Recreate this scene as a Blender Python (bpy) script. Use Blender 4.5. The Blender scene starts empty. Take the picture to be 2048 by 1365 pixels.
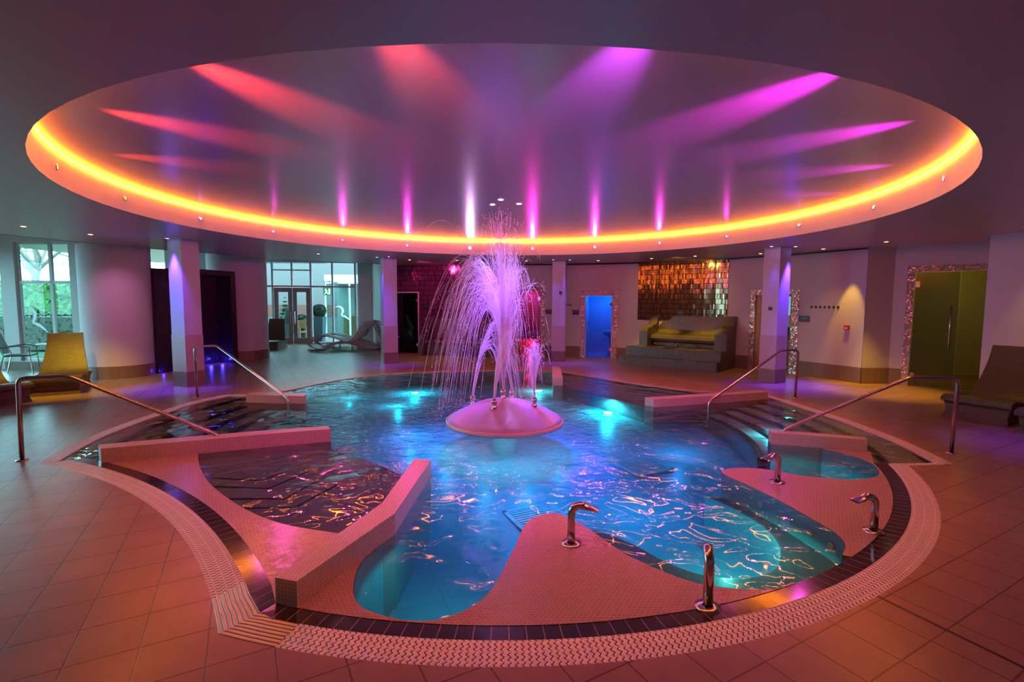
import bpy, math, random
from mathutils import Vector, Matrix
from mathutils.geometry import tessellate_polygon
rnd = random.Random(7)
PI = math.pi
sc = bpy.context.scene
COL = sc.collection
cos, sin, R = math.cos, math.sin, math.radians

# ------------------------------------------------------------------ camera
H_EYE, F_PX, PITCH, ROLL = 1.72, 988.0, 0.0795, 0.005
cd = bpy.data.cameras.new('camera')
cam = bpy.data.objects.new('camera', cd)
COL.objects.link(cam)
cd.sensor_width = 36.0
cd.sensor_fit = 'HORIZONTAL'
cd.lens = 36.0 * F_PX / 2048.0
cd.clip_start = 0.05
_r = Vector((1, 0, 0)); _f = Vector((0, cos(PITCH), -sin(PITCH))); _u = Vector((0, sin(PITCH), cos(PITCH)))
_x = cos(ROLL) * _r + sin(ROLL) * _u
_y = -sin(ROLL) * _r + cos(ROLL) * _u
cam.matrix_world = Matrix(((_x.x, _y.x, -_f.x, 0), (_x.y, _y.y, -_f.y, 0), (_x.z, _y.z, -_f.z, H_EYE), (0, 0, 0, 1)))
sc.camera = cam

# ------------------------------------------------------------------ exposure, world
sc.view_settings.view_transform = 'Standard'
sc.view_settings.look = 'None'
sc.view_settings.gamma = 1.0
sc.view_settings.exposure = 0.0
sc.view_settings.use_curve_mapping = False
sc.cycles.max_bounces = 6
sc.cycles.diffuse_bounces = 3
sc.cycles.glossy_bounces = 3
sc.cycles.transmission_bounces = 4
sc.cycles.transparent_max_bounces = 24
sc.cycles.sample_clamp_indirect = 6.0
sc.cycles.sample_clamp_direct = 0.0
sc.cycles.caustics_reflective = False
sc.cycles.caustics_refractive = False
sc.cycles.use_denoising = True
sc.cycles.use_adaptive_sampling = True
sc.cycles.adaptive_threshold = 0.05

w = bpy.data.worlds.new('world')
sc.world = w
w.use_nodes = True
bg = w.node_tree.nodes['Background']
bg.inputs[0].default_value = (0.42, 0.84, 1.0, 1)
bg.inputs[1].default_value = 12.0

# ------------------------------------------------------------------ lights
RC = (-0.07, 7.54)         # centre of the round recess and the pool
RR = 5.173                 # its radius
ZC = 2.903                 # low ceiling
ZR = 3.26                  # ceiling inside the recess


def light(name, kind, loc, color, energy, target=None, size=0.05, spot=None, blend=0.4, sx=None, sy=None):
    ld = bpy.data.lights.new(name, kind)
    ld.color = color
    ld.energy = energy
    if kind in ('POINT', 'SPOT'):
        ld.shadow_soft_size = size
    if kind == 'SPOT':
        ld.spot_size = R(spot)
        ld.spot_blend = blend
    if kind == 'AREA':
        ld.shape = 'RECTANGLE'
        ld.size = sx
        ld.size_y = sy
    o = bpy.data.objects.new(name, ld)
    o.location = loc
    if target is not None:
        o.rotation_euler = (Vector(target) - Vector(loc)).to_track_quat('-Z', 'Y').to_euler()
    COL.objects.link(o)
    return o


# colour of each small lamp set in the recess rim: angle, colour, lamp brightness, beam watts
MAG = (1.0, 0.02, 0.85)
VIO = (0.45, 0.12, 1.0)
RED = (1.0, 0.05, 0.02)
AMB = (1.0, 0.45, 0.05)  # amber reflected in the dull lenses, painted as a faint glow
WBL = (0.55, 0.65, 1.0)
RIM = [(83.6, MAG, 60, 60), (101.2, WBL, 120, 80), (118.6, MAG, 40, 20), (136.0, MAG, 14, 6), (153.6, MAG, 14, 6),
       (171.2, VIO, 14, 8), (-170.9, AMB, 2, 0), (-152.9, AMB, 3, 160), (66.1, MAG, 60, 34), (48.5, MAG, 26, 14),
       (30.9, MAG, 14, 10), (13.0, MAG, 14, 12), (-5.1, MAG, 14, 60), (-23.5, MAG, 16, 140), (-43.0, MAG, 20, 300),
       (-61.5, MAG, 20, 460), (-80.0, (0.7, 0.05, 1.0), 20, 300), (-98.0, RED, 20, 260), (-115.5, RED, 20, 460), (-134.0, RED, 20, 330)]
for _a, _c, _b, _e in RIM:
    if _e:
        ca, sa = cos(R(_a)), sin(R(_a))
        light('rim_beam', 'SPOT', (RC[0] + (RR - 0.06) * ca, RC[1] + (RR - 0.06) * sa, 3.075), RED if _c is AMB else _c, _e,
              (RC[0] + (RR - 1.5) * ca, RC[1] + (RR - 1.5) * sa, 3.27), 0.03, 34, 1.0)

# the same lamps also spill wide, soft light
for _a, _c, _b, _e in RIM:
    if _c is AMB: continue
    ca, sa = cos(R(_a)), sin(R(_a))
    light('rim_spill', 'SPOT', (RC[0] + (RR - 0.05) * ca, RC[1] + (RR - 0.05) * sa, 3.07), (1.0, 0.05, 0.72), 62 if _a < -30 and _a > -140 else 48,
          (RC[0] - 2.5 * ca, RC[1] - 2.5 * sa, -1.2), 0.03, 105, 0.7)

# violet downlights above the fountain
for _p in ((-0.32, 7.95), (-0.18, 7.62), (0.1, 7.9)):
    if _p[0] < -0.3:
        light('fountain_beam', 'SPOT', (_p[0], _p[1], ZR - 0.03), (0.16, 0.01, 1.0), 1000, (0.0, 6.8, 0), 0.05, 40, 0.7)
    else:
        light('fountain_beam', 'SPOT', (_p[0], _p[1], ZR - 0.03), (0.36, 0.24, 1.0), 420, (_p[0], _p[1] - 0.5, 0), 0.05, 62, 0.8)

# daylight portals are the real openings; their light comes from the sky
# ------------------------------------------------------------------ helpers


class MB:
    def __init__(s):
        s.v = []; s.f = []; s.uv = []

    def add(s, pts, uv=None):
        b = len(s.v)
        s.v += [tuple(p) for p in pts]
        s.f.append(tuple(range(b, b + len(pts))))
        if uv is None:
            p = [Vector(q) for q in pts]
            n = (p[1] - p[0]).cross(p[2] - p[0])
            ax = max(range(3), key=lambda i: abs(n[i]))
            if ax == 2: uv = [(q[0], q[1]) for q in p]
            elif ax == 1: uv = [(q[0], q[2]) for q in p]
            else: uv = [(q[1], q[2]) for q in p]
        s.uv.append(list(uv))
        return s

    def box(s, x0, y0, z0, x1, y1, z1, rot=0, c=None):
        P = [(x, y, z) for z in (z0, z1) for y in (y0, y1) for x in (x0, x1)]
        if rot:
            cx, cy = c if c else ((x0 + x1) / 2, (y0 + y1) / 2)
            P = [(cx + (x - cx) * cos(rot) - (y - cy) * sin(rot), cy + (x - cx) * sin(rot) + (y - cy) * cos(rot), z) for x, y, z in P]
        D = [(x, y, z) for z in (z0, z1) for y in (y0, y1) for x in (x0, x1)]
        for q in ((0, 2, 3, 1), (4, 5, 7, 6), (0, 1, 5, 4), (2, 6, 7, 3), (0, 4, 6, 2), (1, 3, 7, 5)):
            d = [Vector(D[i]) for i in q]
            n = (d[1] - d[0]).cross(d[2] - d[0])
            ax = max(range(3), key=lambda i: abs(n[i]))
            uv = [(e[0], e[1]) if ax == 2 else ((e[0], e[2]) if ax == 1 else (e[1], e[2])) for e in d]
            s.add([P[i] for i in q], uv)
        return s

    def flat(s, outer, z, holes=(), down=False):
        loops = [[Vector((p[0], p[1], 0)) for p in L] for L in [outer] + list(holes)]
        flatl = [p for L in loops for p in L]
        for t in tessellate_polygon(loops):
            a, b, c = (flatl[i] for i in t)
            n = (b - a).cross(c - a).z
            if abs(n) < 1e-12: continue
            q = (a, b, c) if (n > 0) != down else (a, c, b)
            zz = z if callable(z) else (lambda x, y: z)
            s.add([(p.x, p.y, zz(p.x, p.y)) for p in q], [(p.x, p.y) for p in q])
        return s

    def wall(s, path, z0, z1, closed=False, flip=False):
        pts = list(path) + ([path[0]] if closed else [])
        u = 0
        for a, b in zip(pts, pts[1:]):
            L = math.hypot(b[0] - a[0], b[1] - a[1])
            za0 = z0(*a) if callable(z0) else z0; zb0 = z0(*b) if callable(z0) else z0
            za1 = z1(*a) if callable(z1) else z1; zb1 = z1(*b) if callable(z1) else z1
            q = [(a[0], a[1], za0), (b[0], b[1], zb0), (b[0], b[1], zb1), (a[0], a[1], za1)]
            uv = [(u, za0), (u + L, zb0), (u + L, zb1), (u, za1)]
            if flip: q.reverse(); uv.reverse()
            s.add(q, uv)
            u += L
        return s

    def prism(s, outer, z0, z1, holes=(), bottom=True):
        a = sum(p[0] * q[1] - q[0] * p[1] for p, q in zip(outer, outer[1:] + outer[:1]))
        o = list(outer) if a > 0 else list(reversed(outer))
        s.flat(o, z1, holes)
        if bottom: s.flat(o, z0, holes, True)
        s.wall(o, z0, z1, True)
        for h in holes:
            ah = sum(p[0] * q[1] - q[0] * p[1] for p, q in zip(h, h[1:] + h[:1]))
            s.wall(h if ah < 0 else list(reversed(h)), z0, z1, True)
        return s

    def band(s, A, B, z, u0=0.0, zb=None):
        """flat ribbon between two polylines of equal count; uv = (length, across)"""
        zb = z if zb is None else zb
        u = u0
        for i in range(len(A) - 1):
            a, b, c, d = A[i], A[i + 1], B[i + 1], B[i]
            L = (math.hypot(b[0] - a[0], b[1] - a[1]) + math.hypot(c[0] - d[0], c[1] - d[1])) / 2
            q = [(a[0], a[1], z), (b[0], b[1], z), (c[0], c[1], zb), (d[0], d[1], zb)]
            W1 = math.hypot(d[0] - a[0], d[1] - a[1]); W2 = math.hypot(c[0] - b[0], c[1] - b[1])
            uv = [(u, 0), (u + L, 0), (u + L, W2), (u, W1)]
            n = (Vector(q[1]) - Vector(q[0])).cross(Vector(q[2]) - Vector(q[0]))
            if n.z < 0: q.reverse(); uv.reverse()
            s.add(q, uv)
            u += L
        return u

    def tube(s, path, r, seg=8, cap=True, closed=False):
        P = [Vector(p) for p in path]
        n = len(P)
        rings = []
        up = Vector((0, 0, 1))
        prev = None
        L = 0.0
        for i, p in enumerate(P):
            a = P[i - 1] if (i > 0 or closed) else P[0]
            b = P[(i + 1) % n] if (i < n - 1 or closed) else P[-1]
            t = (b - a).normalized()
            if prev is None:
                side = t.cross(up)
                if side.length < 1e-3: side = t.cross(Vector((1, 0, 0)))
                side.normalize()
            else:
                side = (prev - t * prev.dot(t))
                if side.length < 1e-4: side = t.cross(up)
                side.normalize()
            prev = side
            nn = side.cross(t).normalized()
            rr = r[i] if isinstance(r, (list, tuple)) else r
            b0 = len(s.v)
            s.v += [tuple(p + (side * cos(2 * PI * k / seg) + nn * sin(2 * PI * k / seg)) * rr) for k in range(seg)]
            rings.append(b0)
        m = n if closed else n - 1
        for i in range(m):
            a, b = rings[i], rings[(i + 1) % n]
            for k in range(seg):
                k2 = (k + 1) % seg
                s.f.append((a + k2, a + k, b + k, b + k2))
                s.uv.append([((k + 1) / seg, i * .1), (k / seg, i * .1), (k / seg, i * .1 + .1), ((k + 1) / seg, i * .1 + .1)])
        if cap and not closed:
            for a, rev in ((rings[0], False), (rings[-1], True)):
                q = [a + k for k in range(seg)]
                if rev: q.reverse()
                s.f.append(tuple(q)); s.uv.append([(0, 0)] * seg)
        return s

    def lathe(s, prof, c=(0, 0), seg=24, a0=0.0, a1=2 * PI):
        full = abs(a1 - a0 - 2 * PI) < 1e-6
        b0 = len(s.v)
        ns = seg if full else seg + 1
        for r, z in prof:
            for k in range(ns):
                a = a0 + (a1 - a0) * k / seg
                s.v.append((c[0] + r * cos(a), c[1] + r * sin(a), z))
        v = 0
        for i in range(len(prof) - 1):
            d = math.hypot(prof[i + 1][0] - prof[i][0], prof[i + 1][1] - prof[i][1])
            rm = max(prof[i][0], prof[i + 1][0], 1e-3)
            for k in range(seg):
                k2 = (k + 1) % ns
                A, B = b0 + i * ns, b0 + (i + 1) * ns
                s.f.append((A + k, A + k2, B + k2, B + k))
                da = (a1 - a0) / seg * rm
                s.uv.append([(k * da, v), ((k + 1) * da, v), ((k + 1) * da, v + d), (k * da, v + d)])
            v += d
        return s

    def ball(s, c, r, seg=8, rings=5, sx=1, sy=1, sz=1):
        b = len(s.v)
        s.lathe([(max(1e-4, r * sin(PI * i / rings)), -r * cos(PI * i / rings)) for i in range(rings + 1)], (0, 0), seg)
        for i in range(b, len(s.v)):
            x, y, z = s.v[i]
            s.v[i] = (c[0] + x * sx, c[1] + y * sy, c[2] + z * sz)
        return s

    def move(s, off=(0, 0, 0), rz=0):
        c, d = cos(rz), sin(rz)
        s.v = [(x * c - y * d + off[0], x * d + y * c + off[1], z + off[2]) for x, y, z in s.v]
        return s

    def build(s, name, mat, parent=None, smooth=False, bevel=0, off=None):
        me = bpy.data.meshes.new(name)
        v = s.v
        # a surface is two-sided: never keep two faces on the same spot
        seen = set(); F = []; U = []
        for fc, uu in zip(s.f, s.uv):
            k = frozenset((round(v[i][0], 4), round(v[i][1], 4), round(v[i][2], 4)) for i in fc)
            if k in seen: continue
            seen.add(k); F.append(fc); U.append(uu)
        s.f, s.uv = F, U
        if off is not None:
            v = [(x - off[0], y - off[1], z - off[2]) for x, y, z in v]
        me.from_pydata(v, [], s.f)
        ul = me.uv_layers.new(name='UVMap')
        i = 0
        fl = [0.0] * (2 * len(me.loops))
        for face in s.uv:
            for q in face:
                fl[i] = q[0]; fl[i + 1] = q[1]; i += 2
        ul.data.foreach_set('uv', fl)
        if smooth:
            me.polygons.foreach_set('use_smooth', [True] * len(me.polygons))
        me.materials.append(mat)
        me.update()
        o = bpy.data.objects.new(name, me)
        COL.objects.link(o)
        if off is not None: o.location = off
        if parent is not None: o.parent = parent
        if bevel:
            m = o.modifiers.new('bevel', 'BEVEL'); m.width = bevel; m.segments = 2; m.limit_method = 'ANGLE'
        return o


def tag(o, label=None, cat=None, group=None, kind=None):
    if label: o['label'] = label
    if cat: o['category'] = cat
    if group: o['group'] = group
    if kind: o['kind'] = kind
    return o


def thing(name, label, cat, loc=(0, 0, 0), rz=0.0, group=None):
    o = bpy.data.objects.new(name, None)
    o.empty_display_size = 0.1
    COL.objects.link(o)
    o.location = loc
    o.rotation_euler = (0, 0, rz)
    return tag(o, label, cat, group)


def kids(o): return [c for c in bpy.data.objects if c.parent == o]


def dup(root, loc, rz=None, label=None, group=None):
    r = root.copy(); COL.objects.link(r); r.location = loc
    if rz is not None: r.rotation_euler = (0, 0, rz)
    if label: r['label'] = label
    if group: r['group'] = group
    for ch in kids(root):
        c = ch.copy(); COL.objects.link(c); c.parent = r
        for g in kids(ch):
            d = g.copy(); COL.objects.link(d); d.parent = c
    return r


def catmull(P, n=6, closed=False):
    out = []
    N = len(P)
    rng = range(N) if closed else range(N - 1)
    for i in rng:
        p0 = P[(i - 1) % N] if closed or i > 0 else P[0]
        p1, p2 = P[i], P[(i + 1) % N]
        p3 = P[(i + 2) % N] if closed or i + 2 < N else P[-1]
        for k in range(n):
            t = k / n
            out.append(tuple(0.5 * ((2 * b) + (-a + c) * t + (2 * a - 5 * b + 4 * c - d) * t * t + (-a + 3 * b - 3 * c + d) * t ** 3)
                             for a, b, c, d in zip(p0, p1, p2, p3)))
    if not closed: out.append(tuple(P[-1]))
    return out


def arc(c, r, a0, a1, n):
    return [(c[0] + r * cos(R(a0 + (a1 - a0) * k / n)), c[1] + r * sin(R(a0 + (a1 - a0) * k / n))) for k in range(n + 1)]


def offset(path, d):
    """shift an open polyline to its left by d"""
    out = []
    for i in range(len(path)):
        a = path[max(0, i - 1)]; b = path[min(len(path) - 1, i + 1)]
        L = math.hypot(b[0] - a[0], b[1] - a[1]) or 1
        out.append((path[i][0] - (b[1] - a[1]) / L * d, path[i][1] + (b[0] - a[0]) / L * d))
    return out


# ------------------------------------------------------------------ materials
def new_mat(name):
    m = bpy.data.materials.new(name)
    m.use_nodes = True
    nt = m.node_tree
    return m, nt, nt.nodes, nt.links, nt.nodes['Principled BSDF']


def plain(name, col, rough=0.5, metal=0.0, spec=0.5, bump=0.0, bscale=40.0, emit=None, es=0.0, var=0.0, coat=0.0):
    m, nt, N, L, P = new_mat(name)
    P.inputs['Base Color'].default_value = (*col, 1)
    P.inputs['Roughness'].default_value = rough
    P.inputs['Metallic'].default_value = metal
    P.inputs['Specular IOR Level'].default_value = spec
    P.inputs['Coat Weight'].default_value = coat
    if emit:
        P.inputs['Emission Color'].default_value = (*emit, 1)
        P.inputs['Emission Strength'].default_value = es
    tc = N.new('ShaderNodeTexCoord')
    nz = N.new('ShaderNodeTexNoise'); nz.inputs['Scale'].default_value = bscale; nz.inputs['Detail'].default_value = 4
    L.new(tc.outputs['Object'], nz.inputs['Vector'])
    if bump:
        b = N.new('ShaderNodeBump'); b.inputs['Strength'].default_value = bump; b.inputs['Distance'].default_value = 0.01
        L.new(nz.outputs[0], b.inputs['Height']); L.new(b.outputs[0], P.inputs['Normal'])
    if var:
        mx = N.new('ShaderNodeMixRGB')
        mx.inputs[1].default_value = (*[c * (1 - var) for c in col], 1)
        mx.inputs[2].default_value = (*[min(1, c * (1 + var)) for c in col], 1)
        L.new(nz.outputs[0], mx.inputs[0]); L.new(mx.outputs[0], P.inputs['Base Color'])
    return m


def tiles(name, c1, c2, grout, w, h, mortar=0.06, rough=0.35, off=0.0, rot=0.0, org=(0, 0), bump=0.4, spec=0.5, metal=0.0,
          noise=0.0, tilt=0.0, msmooth=0.1):
    """tiles in uv metres"""
    m, nt, N, L, P = new_mat(name)
    uv = N.new('ShaderNodeUVMap')
    mp = N.new('ShaderNodeMapping')
    mp.vector_type = 'TEXTURE'
    mp.inputs['Location'].default_value = (org[0], org[1], 0)
    mp.inputs['Rotation'].default_value = (0, 0, rot)
    L.new(uv.outputs[0], mp.inputs[0])
    br = N.new('ShaderNodeTexBrick')
    br.offset = off
    br.squash = 1.0
    br.inputs['Color1'].default_value = (*c1, 1)
    br.inputs['Color2'].default_value = (*c2, 1)
    br.inputs['Mortar'].default_value = (*grout, 1)
    br.inputs['Scale'].default_value = 1.0
    br.inputs['Mortar Size'].default_value = mortar * min(w, h) * 0.5
    br.inputs['Mortar Smooth'].default_value = msmooth
    br.inputs['Bias'].default_value = 0.0
    br.inputs['Brick Width'].default_value = w
    br.inputs['Row Height'].default_value = h
    L.new(mp.outputs[0], br.inputs['Vector'])
    col = br.outputs['Color']
    if noise:
        nz = N.new('ShaderNodeTexNoise'); nz.inputs['Scale'].default_value = 3.0; nz.inputs['Detail'].default_value = 6
        L.new(uv.outputs[0], nz.inputs['Vector'])
        mx = N.new('ShaderNodeMixRGB'); mx.blend_type = 'MULTIPLY'; mx.inputs[0].default_value = noise
        L.new(col, mx.inputs[1]); L.new(nz.outputs[0], mx.inputs[2])
        col = mx.outputs[0]
    L.new(col, P.inputs['Base Color'])
    P.inputs['Roughness'].default_value = rough
    P.inputs['Specular IOR Level'].default_value = spec
    P.inputs['Metallic'].default_value = metal
    inv = N.new('ShaderNodeMath'); inv.operation = 'SUBTRACT'; inv.inputs[0].default_value = 1.0
    L.new(br.outputs['Fac'], inv.inputs[1])
    b = N.new('ShaderNodeBump'); b.inputs['Strength'].default_value = bump; b.inputs['Distance'].default_value = 0.003
    L.new(inv.outputs[0], b.inputs['Height'])
    nrm = b.outputs[0]
    if tilt:
        # each tile sits at its own slight tilt
        fl = N.new('ShaderNodeVectorMath'); fl.operation = 'DIVIDE'; fl.inputs[1].default_value = (w, h, 1)
        L.new(mp.outputs[0], fl.inputs[0])
        fo = N.new('ShaderNodeVectorMath'); fo.operation = 'FLOOR'
        L.new(fl.outputs[0], fo.inputs[0])
        wn = N.new('ShaderNodeTexWhiteNoise'); wn.noise_dimensions = '2D'
        L.new(fo.outputs[0], wn.inputs['Vector'])
        sb = N.new('ShaderNodeVectorMath'); sb.operation = 'SUBTRACT'; sb.inputs[1].default_value = (.5, .5, .5)
        L.new(wn.outputs['Color'], sb.inputs[0])
        ml = N.new('ShaderNodeVectorMath'); ml.operation = 'SCALE'; ml.inputs['Scale'].default_value = tilt
        L.new(sb.outputs[0], ml.inputs[0])
        ad = N.new('ShaderNodeVectorMath'); ad.operation = 'ADD'
        L.new(nrm, ad.inputs[0]); L.new(ml.outputs[0], ad.inputs[1])
        no = N.new('ShaderNodeVectorMath'); no.operation = 'NORMALIZE'
        L.new(ad.outputs[0], no.inputs[0])
        nrm = no.outputs[0]
    L.new(nrm, P.inputs['Normal'])
    return m


def emissive(name, col, s):
    m, nt, N, L, P = new_mat(name)
    P.inputs['Base Color'].default_value = (0, 0, 0, 1)
    P.inputs['Emission Color'].default_value = (*col, 1)
    P.inputs['Emission Strength'].default_value = s
    return m


def glass(name, tint, rough=0.0, extra=0.04, ior=1.45):
    m, nt, N, L, P = new_mat(name)
    N.remove(P)
    out = [n for n in N if n.type == 'OUTPUT_MATERIAL'][0]
    tr = N.new('ShaderNodeBsdfTransparent'); tr.inputs[0].default_value = (*tint, 1)
    gl = N.new('ShaderNodeBsdfGlossy'); gl.inputs['Roughness'].default_value = rough
    fr = N.new('ShaderNodeFresnel'); fr.inputs[0].default_value = ior
    mx = N.new('ShaderNodeMixShader')
    L.new(fr.outputs[0], mx.inputs[0]); L.new(tr.outputs[0], mx.inputs[1]); L.new(gl.outputs[0], mx.inputs[2])
    L.new(mx.outputs[0], out.inputs[0])
    return m


def frosted(name, tint, dens):
    m, nt, N, L, P = new_mat(name)
    N.remove(P)
    out = [n for n in N if n.type == 'OUTPUT_MATERIAL'][0]
    tr = N.new('ShaderNodeBsdfTransparent'); tr.inputs[0].default_value = (*tint, 1)
    df = N.new('ShaderNodeBsdfTranslucent'); df.inputs[0].default_value = (*tint, 1)
    gl = N.new('ShaderNodeBsdfGlossy'); gl.inputs['Roughness'].default_value = 0.15
    m1 = N.new('ShaderNodeMixShader'); m1.inputs[0].default_value = dens
    L.new(tr.outputs[0], m1.inputs[1]); L.new(df.outputs[0], m1.inputs[2])
    m2 = N.new('ShaderNodeMixShader'); m2.inputs[0].default_value = 0.08
    L.new(m1.outputs[0], m2.inputs[1]); L.new(gl.outputs[0], m2.inputs[2])
    L.new(m2.outputs[0], out.inputs[0])
    return m


M = {}
TH = R(118.52)
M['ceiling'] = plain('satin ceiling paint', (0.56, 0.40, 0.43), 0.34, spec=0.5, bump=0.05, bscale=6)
M['recess'] = plain('silk ceiling paint', (0.44, 0.40, 0.44), 0.26, spec=0.7, bump=0.06, bscale=7)
M['fascia'] = plain('rim paint', (0.72, 0.66, 0.62), 0.5)
M['wall'] = plain('wall plaster', (0.62, 0.58, 0.60), 0.6, bump=0.05, bscale=60)
M['white'] = plain('white paint', (0.75, 0.75, 0.74), 0.5)
M['floor'] = tiles('terracotta floor tile', (0.46, 0.27, 0.20), (0.42, 0.24, 0.18), (0.16, 0.08, 0.06), 0.295, 0.306, 0.03, 0.32,
                   rot=TH - PI / 2, org=(-0.507 * sin(TH) + 2.917 * cos(TH), 0.507 * cos(TH) + 2.917 * sin(TH)), noise=0.45, bump=0.5)
M['skirt'] = tiles('brown skirting tile', (0.24, 0.16, 0.12), (0.21, 0.14, 0.10), (0.10, 0.07, 0.05), 0.15, 0.35, 0.03, 0.3)
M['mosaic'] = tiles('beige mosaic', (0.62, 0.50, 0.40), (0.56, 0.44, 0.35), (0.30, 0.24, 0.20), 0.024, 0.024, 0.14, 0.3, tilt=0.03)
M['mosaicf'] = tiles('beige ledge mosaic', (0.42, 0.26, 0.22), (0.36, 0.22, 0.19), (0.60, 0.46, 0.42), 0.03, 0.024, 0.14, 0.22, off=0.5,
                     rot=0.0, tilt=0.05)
M['basin'] = tiles('pale basin mosaic', (0.40, 0.62, 0.62), (0.37, 0.58, 0.58), (0.28, 0.44, 0.45), 0.024, 0.024, 0.12, 0.4)
M['basinf'] = tiles('basin floor tile', (0.34, 0.60, 0.64), (0.32, 0.56, 0.60), (0.25, 0.45, 0.50), 0.45, 0.45, 0.02, 0.4, rot=R(22))
M['grey'] = tiles('grey step mosaic', (0.30, 0.27, 0.27), (0.27, 0.24, 0.24), (0.20, 0.18, 0.18), 0.024, 0.024, 0.12, 0.4)
M['step'] = tiles('lit step mosaic', (0.48, 0.46, 0.42), (0.44, 0.42, 0.38), (0.3, 0.28, 0.26), 0.024, 0.024, 0.12, 0.4)  # lighter copy of the grey step tile, so the right treads read as lit
M['nosing'] = plain('dark nosing tile', (0.035, 0.02, 0.025), 0.3)
M['dark'] = tiles('dark glazed border tile', (0.035, 0.02, 0.022), (0.028, 0.016, 0.02), (0.32, 0.24, 0.22), 0.092, 0.6, 0.05, 0.12, bump=0.3)
M['darkmos'] = tiles('dark mosaic', (0.05, 0.025, 0.05), (0.035, 0.018, 0.035), (0.012, 0.008, 0.012), 0.03, 0.03, 0.12, 0.2, tilt=0.08)
M['gold'] = tiles('bronze strip tile', (0.50, 0.30, 0.16), (0.24, 0.13, 0.08), (0.05, 0.03, 0.02), 0.042, 0.14, 0.34, 0.11, off=0.5,
                  metal=0.8, tilt=0.055)
M['plum'] = tiles('plum strip tile', (0.50, 0.16, 0.30), (0.25, 0.07, 0.15), (0.06, 0.02, 0.04), 0.042, 0.16, 0.34, 0.11, off=0.5,
                  metal=0.75, tilt=0.055)
M['silver'] = tiles('pewter mosaic', (0.17, 0.15, 0.13), (0.11, 0.10, 0.09), (0.04, 0.035, 0.03), 0.024, 0.024, 0.14, 0.36, metal=0.4, tilt=0.16)
M['sparkle'] = tiles('glitter mosaic', (0.70, 0.62, 0.55), (0.5, 0.42, 0.38), (0.22, 0.18, 0.16), 0.024, 0.024, 0.12, 0.15, metal=0.5, tilt=0.35)
M['steel'] = plain('brushed steel', (0.55, 0.50, 0.48), 0.22, 1.0)
M['chrome'] = plain('chrome', (0.8, 0.8, 0.8), 0.08, 1.0)
M['black'] = plain('black plastic', (0.02, 0.02, 0.022), 0.4)
M['sign'] = plain('dark sign', (0.03, 0.035, 0.05), 0.3)
M['signtext'] = plain('sign lettering', (0.25, 0.27, 0.32), 0.4)
M['red'] = plain('red plastic', (0.7, 0.02, 0.01), 0.3)
M['rattan'] = plain('rattan weave', (0.10, 0.065, 0.04), 0.5)
M['led'] = emissive('amber led', (1.0, 0.21, 0.005), 110)
M['warm'] = emissive('warm lamp', (1.0, 0.62, 0.25), 12)
M['blueled'] = emissive('blue lamp', (0.25, 0.2, 1.0), 20)
M['glass'] = glass('teal pane', (0.72, 0.92, 0.90))
M['clear'] = glass('clear pane', (0.85, 0.95, 0.9))
M['frame'] = plain('pale frame', (0.85, 0.88, 0.88), 0.4)
M['doorframe'] = plain('grey door frame', (0.32, 0.30, 0.30), 0.4)
M['logo'] = None


def rattan():
    m, nt, N, L, P = new_mat('rattan weave')
    uv = N.new('ShaderNodeUVMap')
    wv = N.new('ShaderNodeTexBrick'); wv.offset = 0.5
    wv.inputs['Color1'].default_value = (0.16, 0.10, 0.05, 1); wv.inputs['Color2'].default_value = (0.11, 0.07, 0.04, 1)
    wv.inputs['Mortar'].default_value = (0.015, 0.01, 0.008, 1)
    wv.inputs['Scale'].default_value = 1; wv.inputs['Brick Width'].default_value = 0.035; wv.inputs['Row Height'].default_value = 0.014
    wv.inputs['Mortar Size'].default_value = 0.002; wv.inputs['Mortar Smooth'].default_value = 0.6
    L.new(uv.outputs[0], wv.inputs['Vector']); L.new(wv.outputs[0], P.inputs['Base Color'])
    b = N.new('ShaderNodeBump'); b.inputs['Strength'].default_value = 0.8; b.inputs['Distance'].default_value = 0.004
    inv = N.new('ShaderNodeMath'); inv.operation = 'SUBTRACT'; inv.inputs[0].default_value = 1
    L.new(wv.outputs['Fac'], inv.inputs[1]); L.new(inv.outputs[0], b.inputs['Height']); L.new(b.outputs[0], P.inputs['Normal'])
    P.inputs['Roughness'].default_value = 0.4
    return m


M['rattan'] = rattan()


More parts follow.
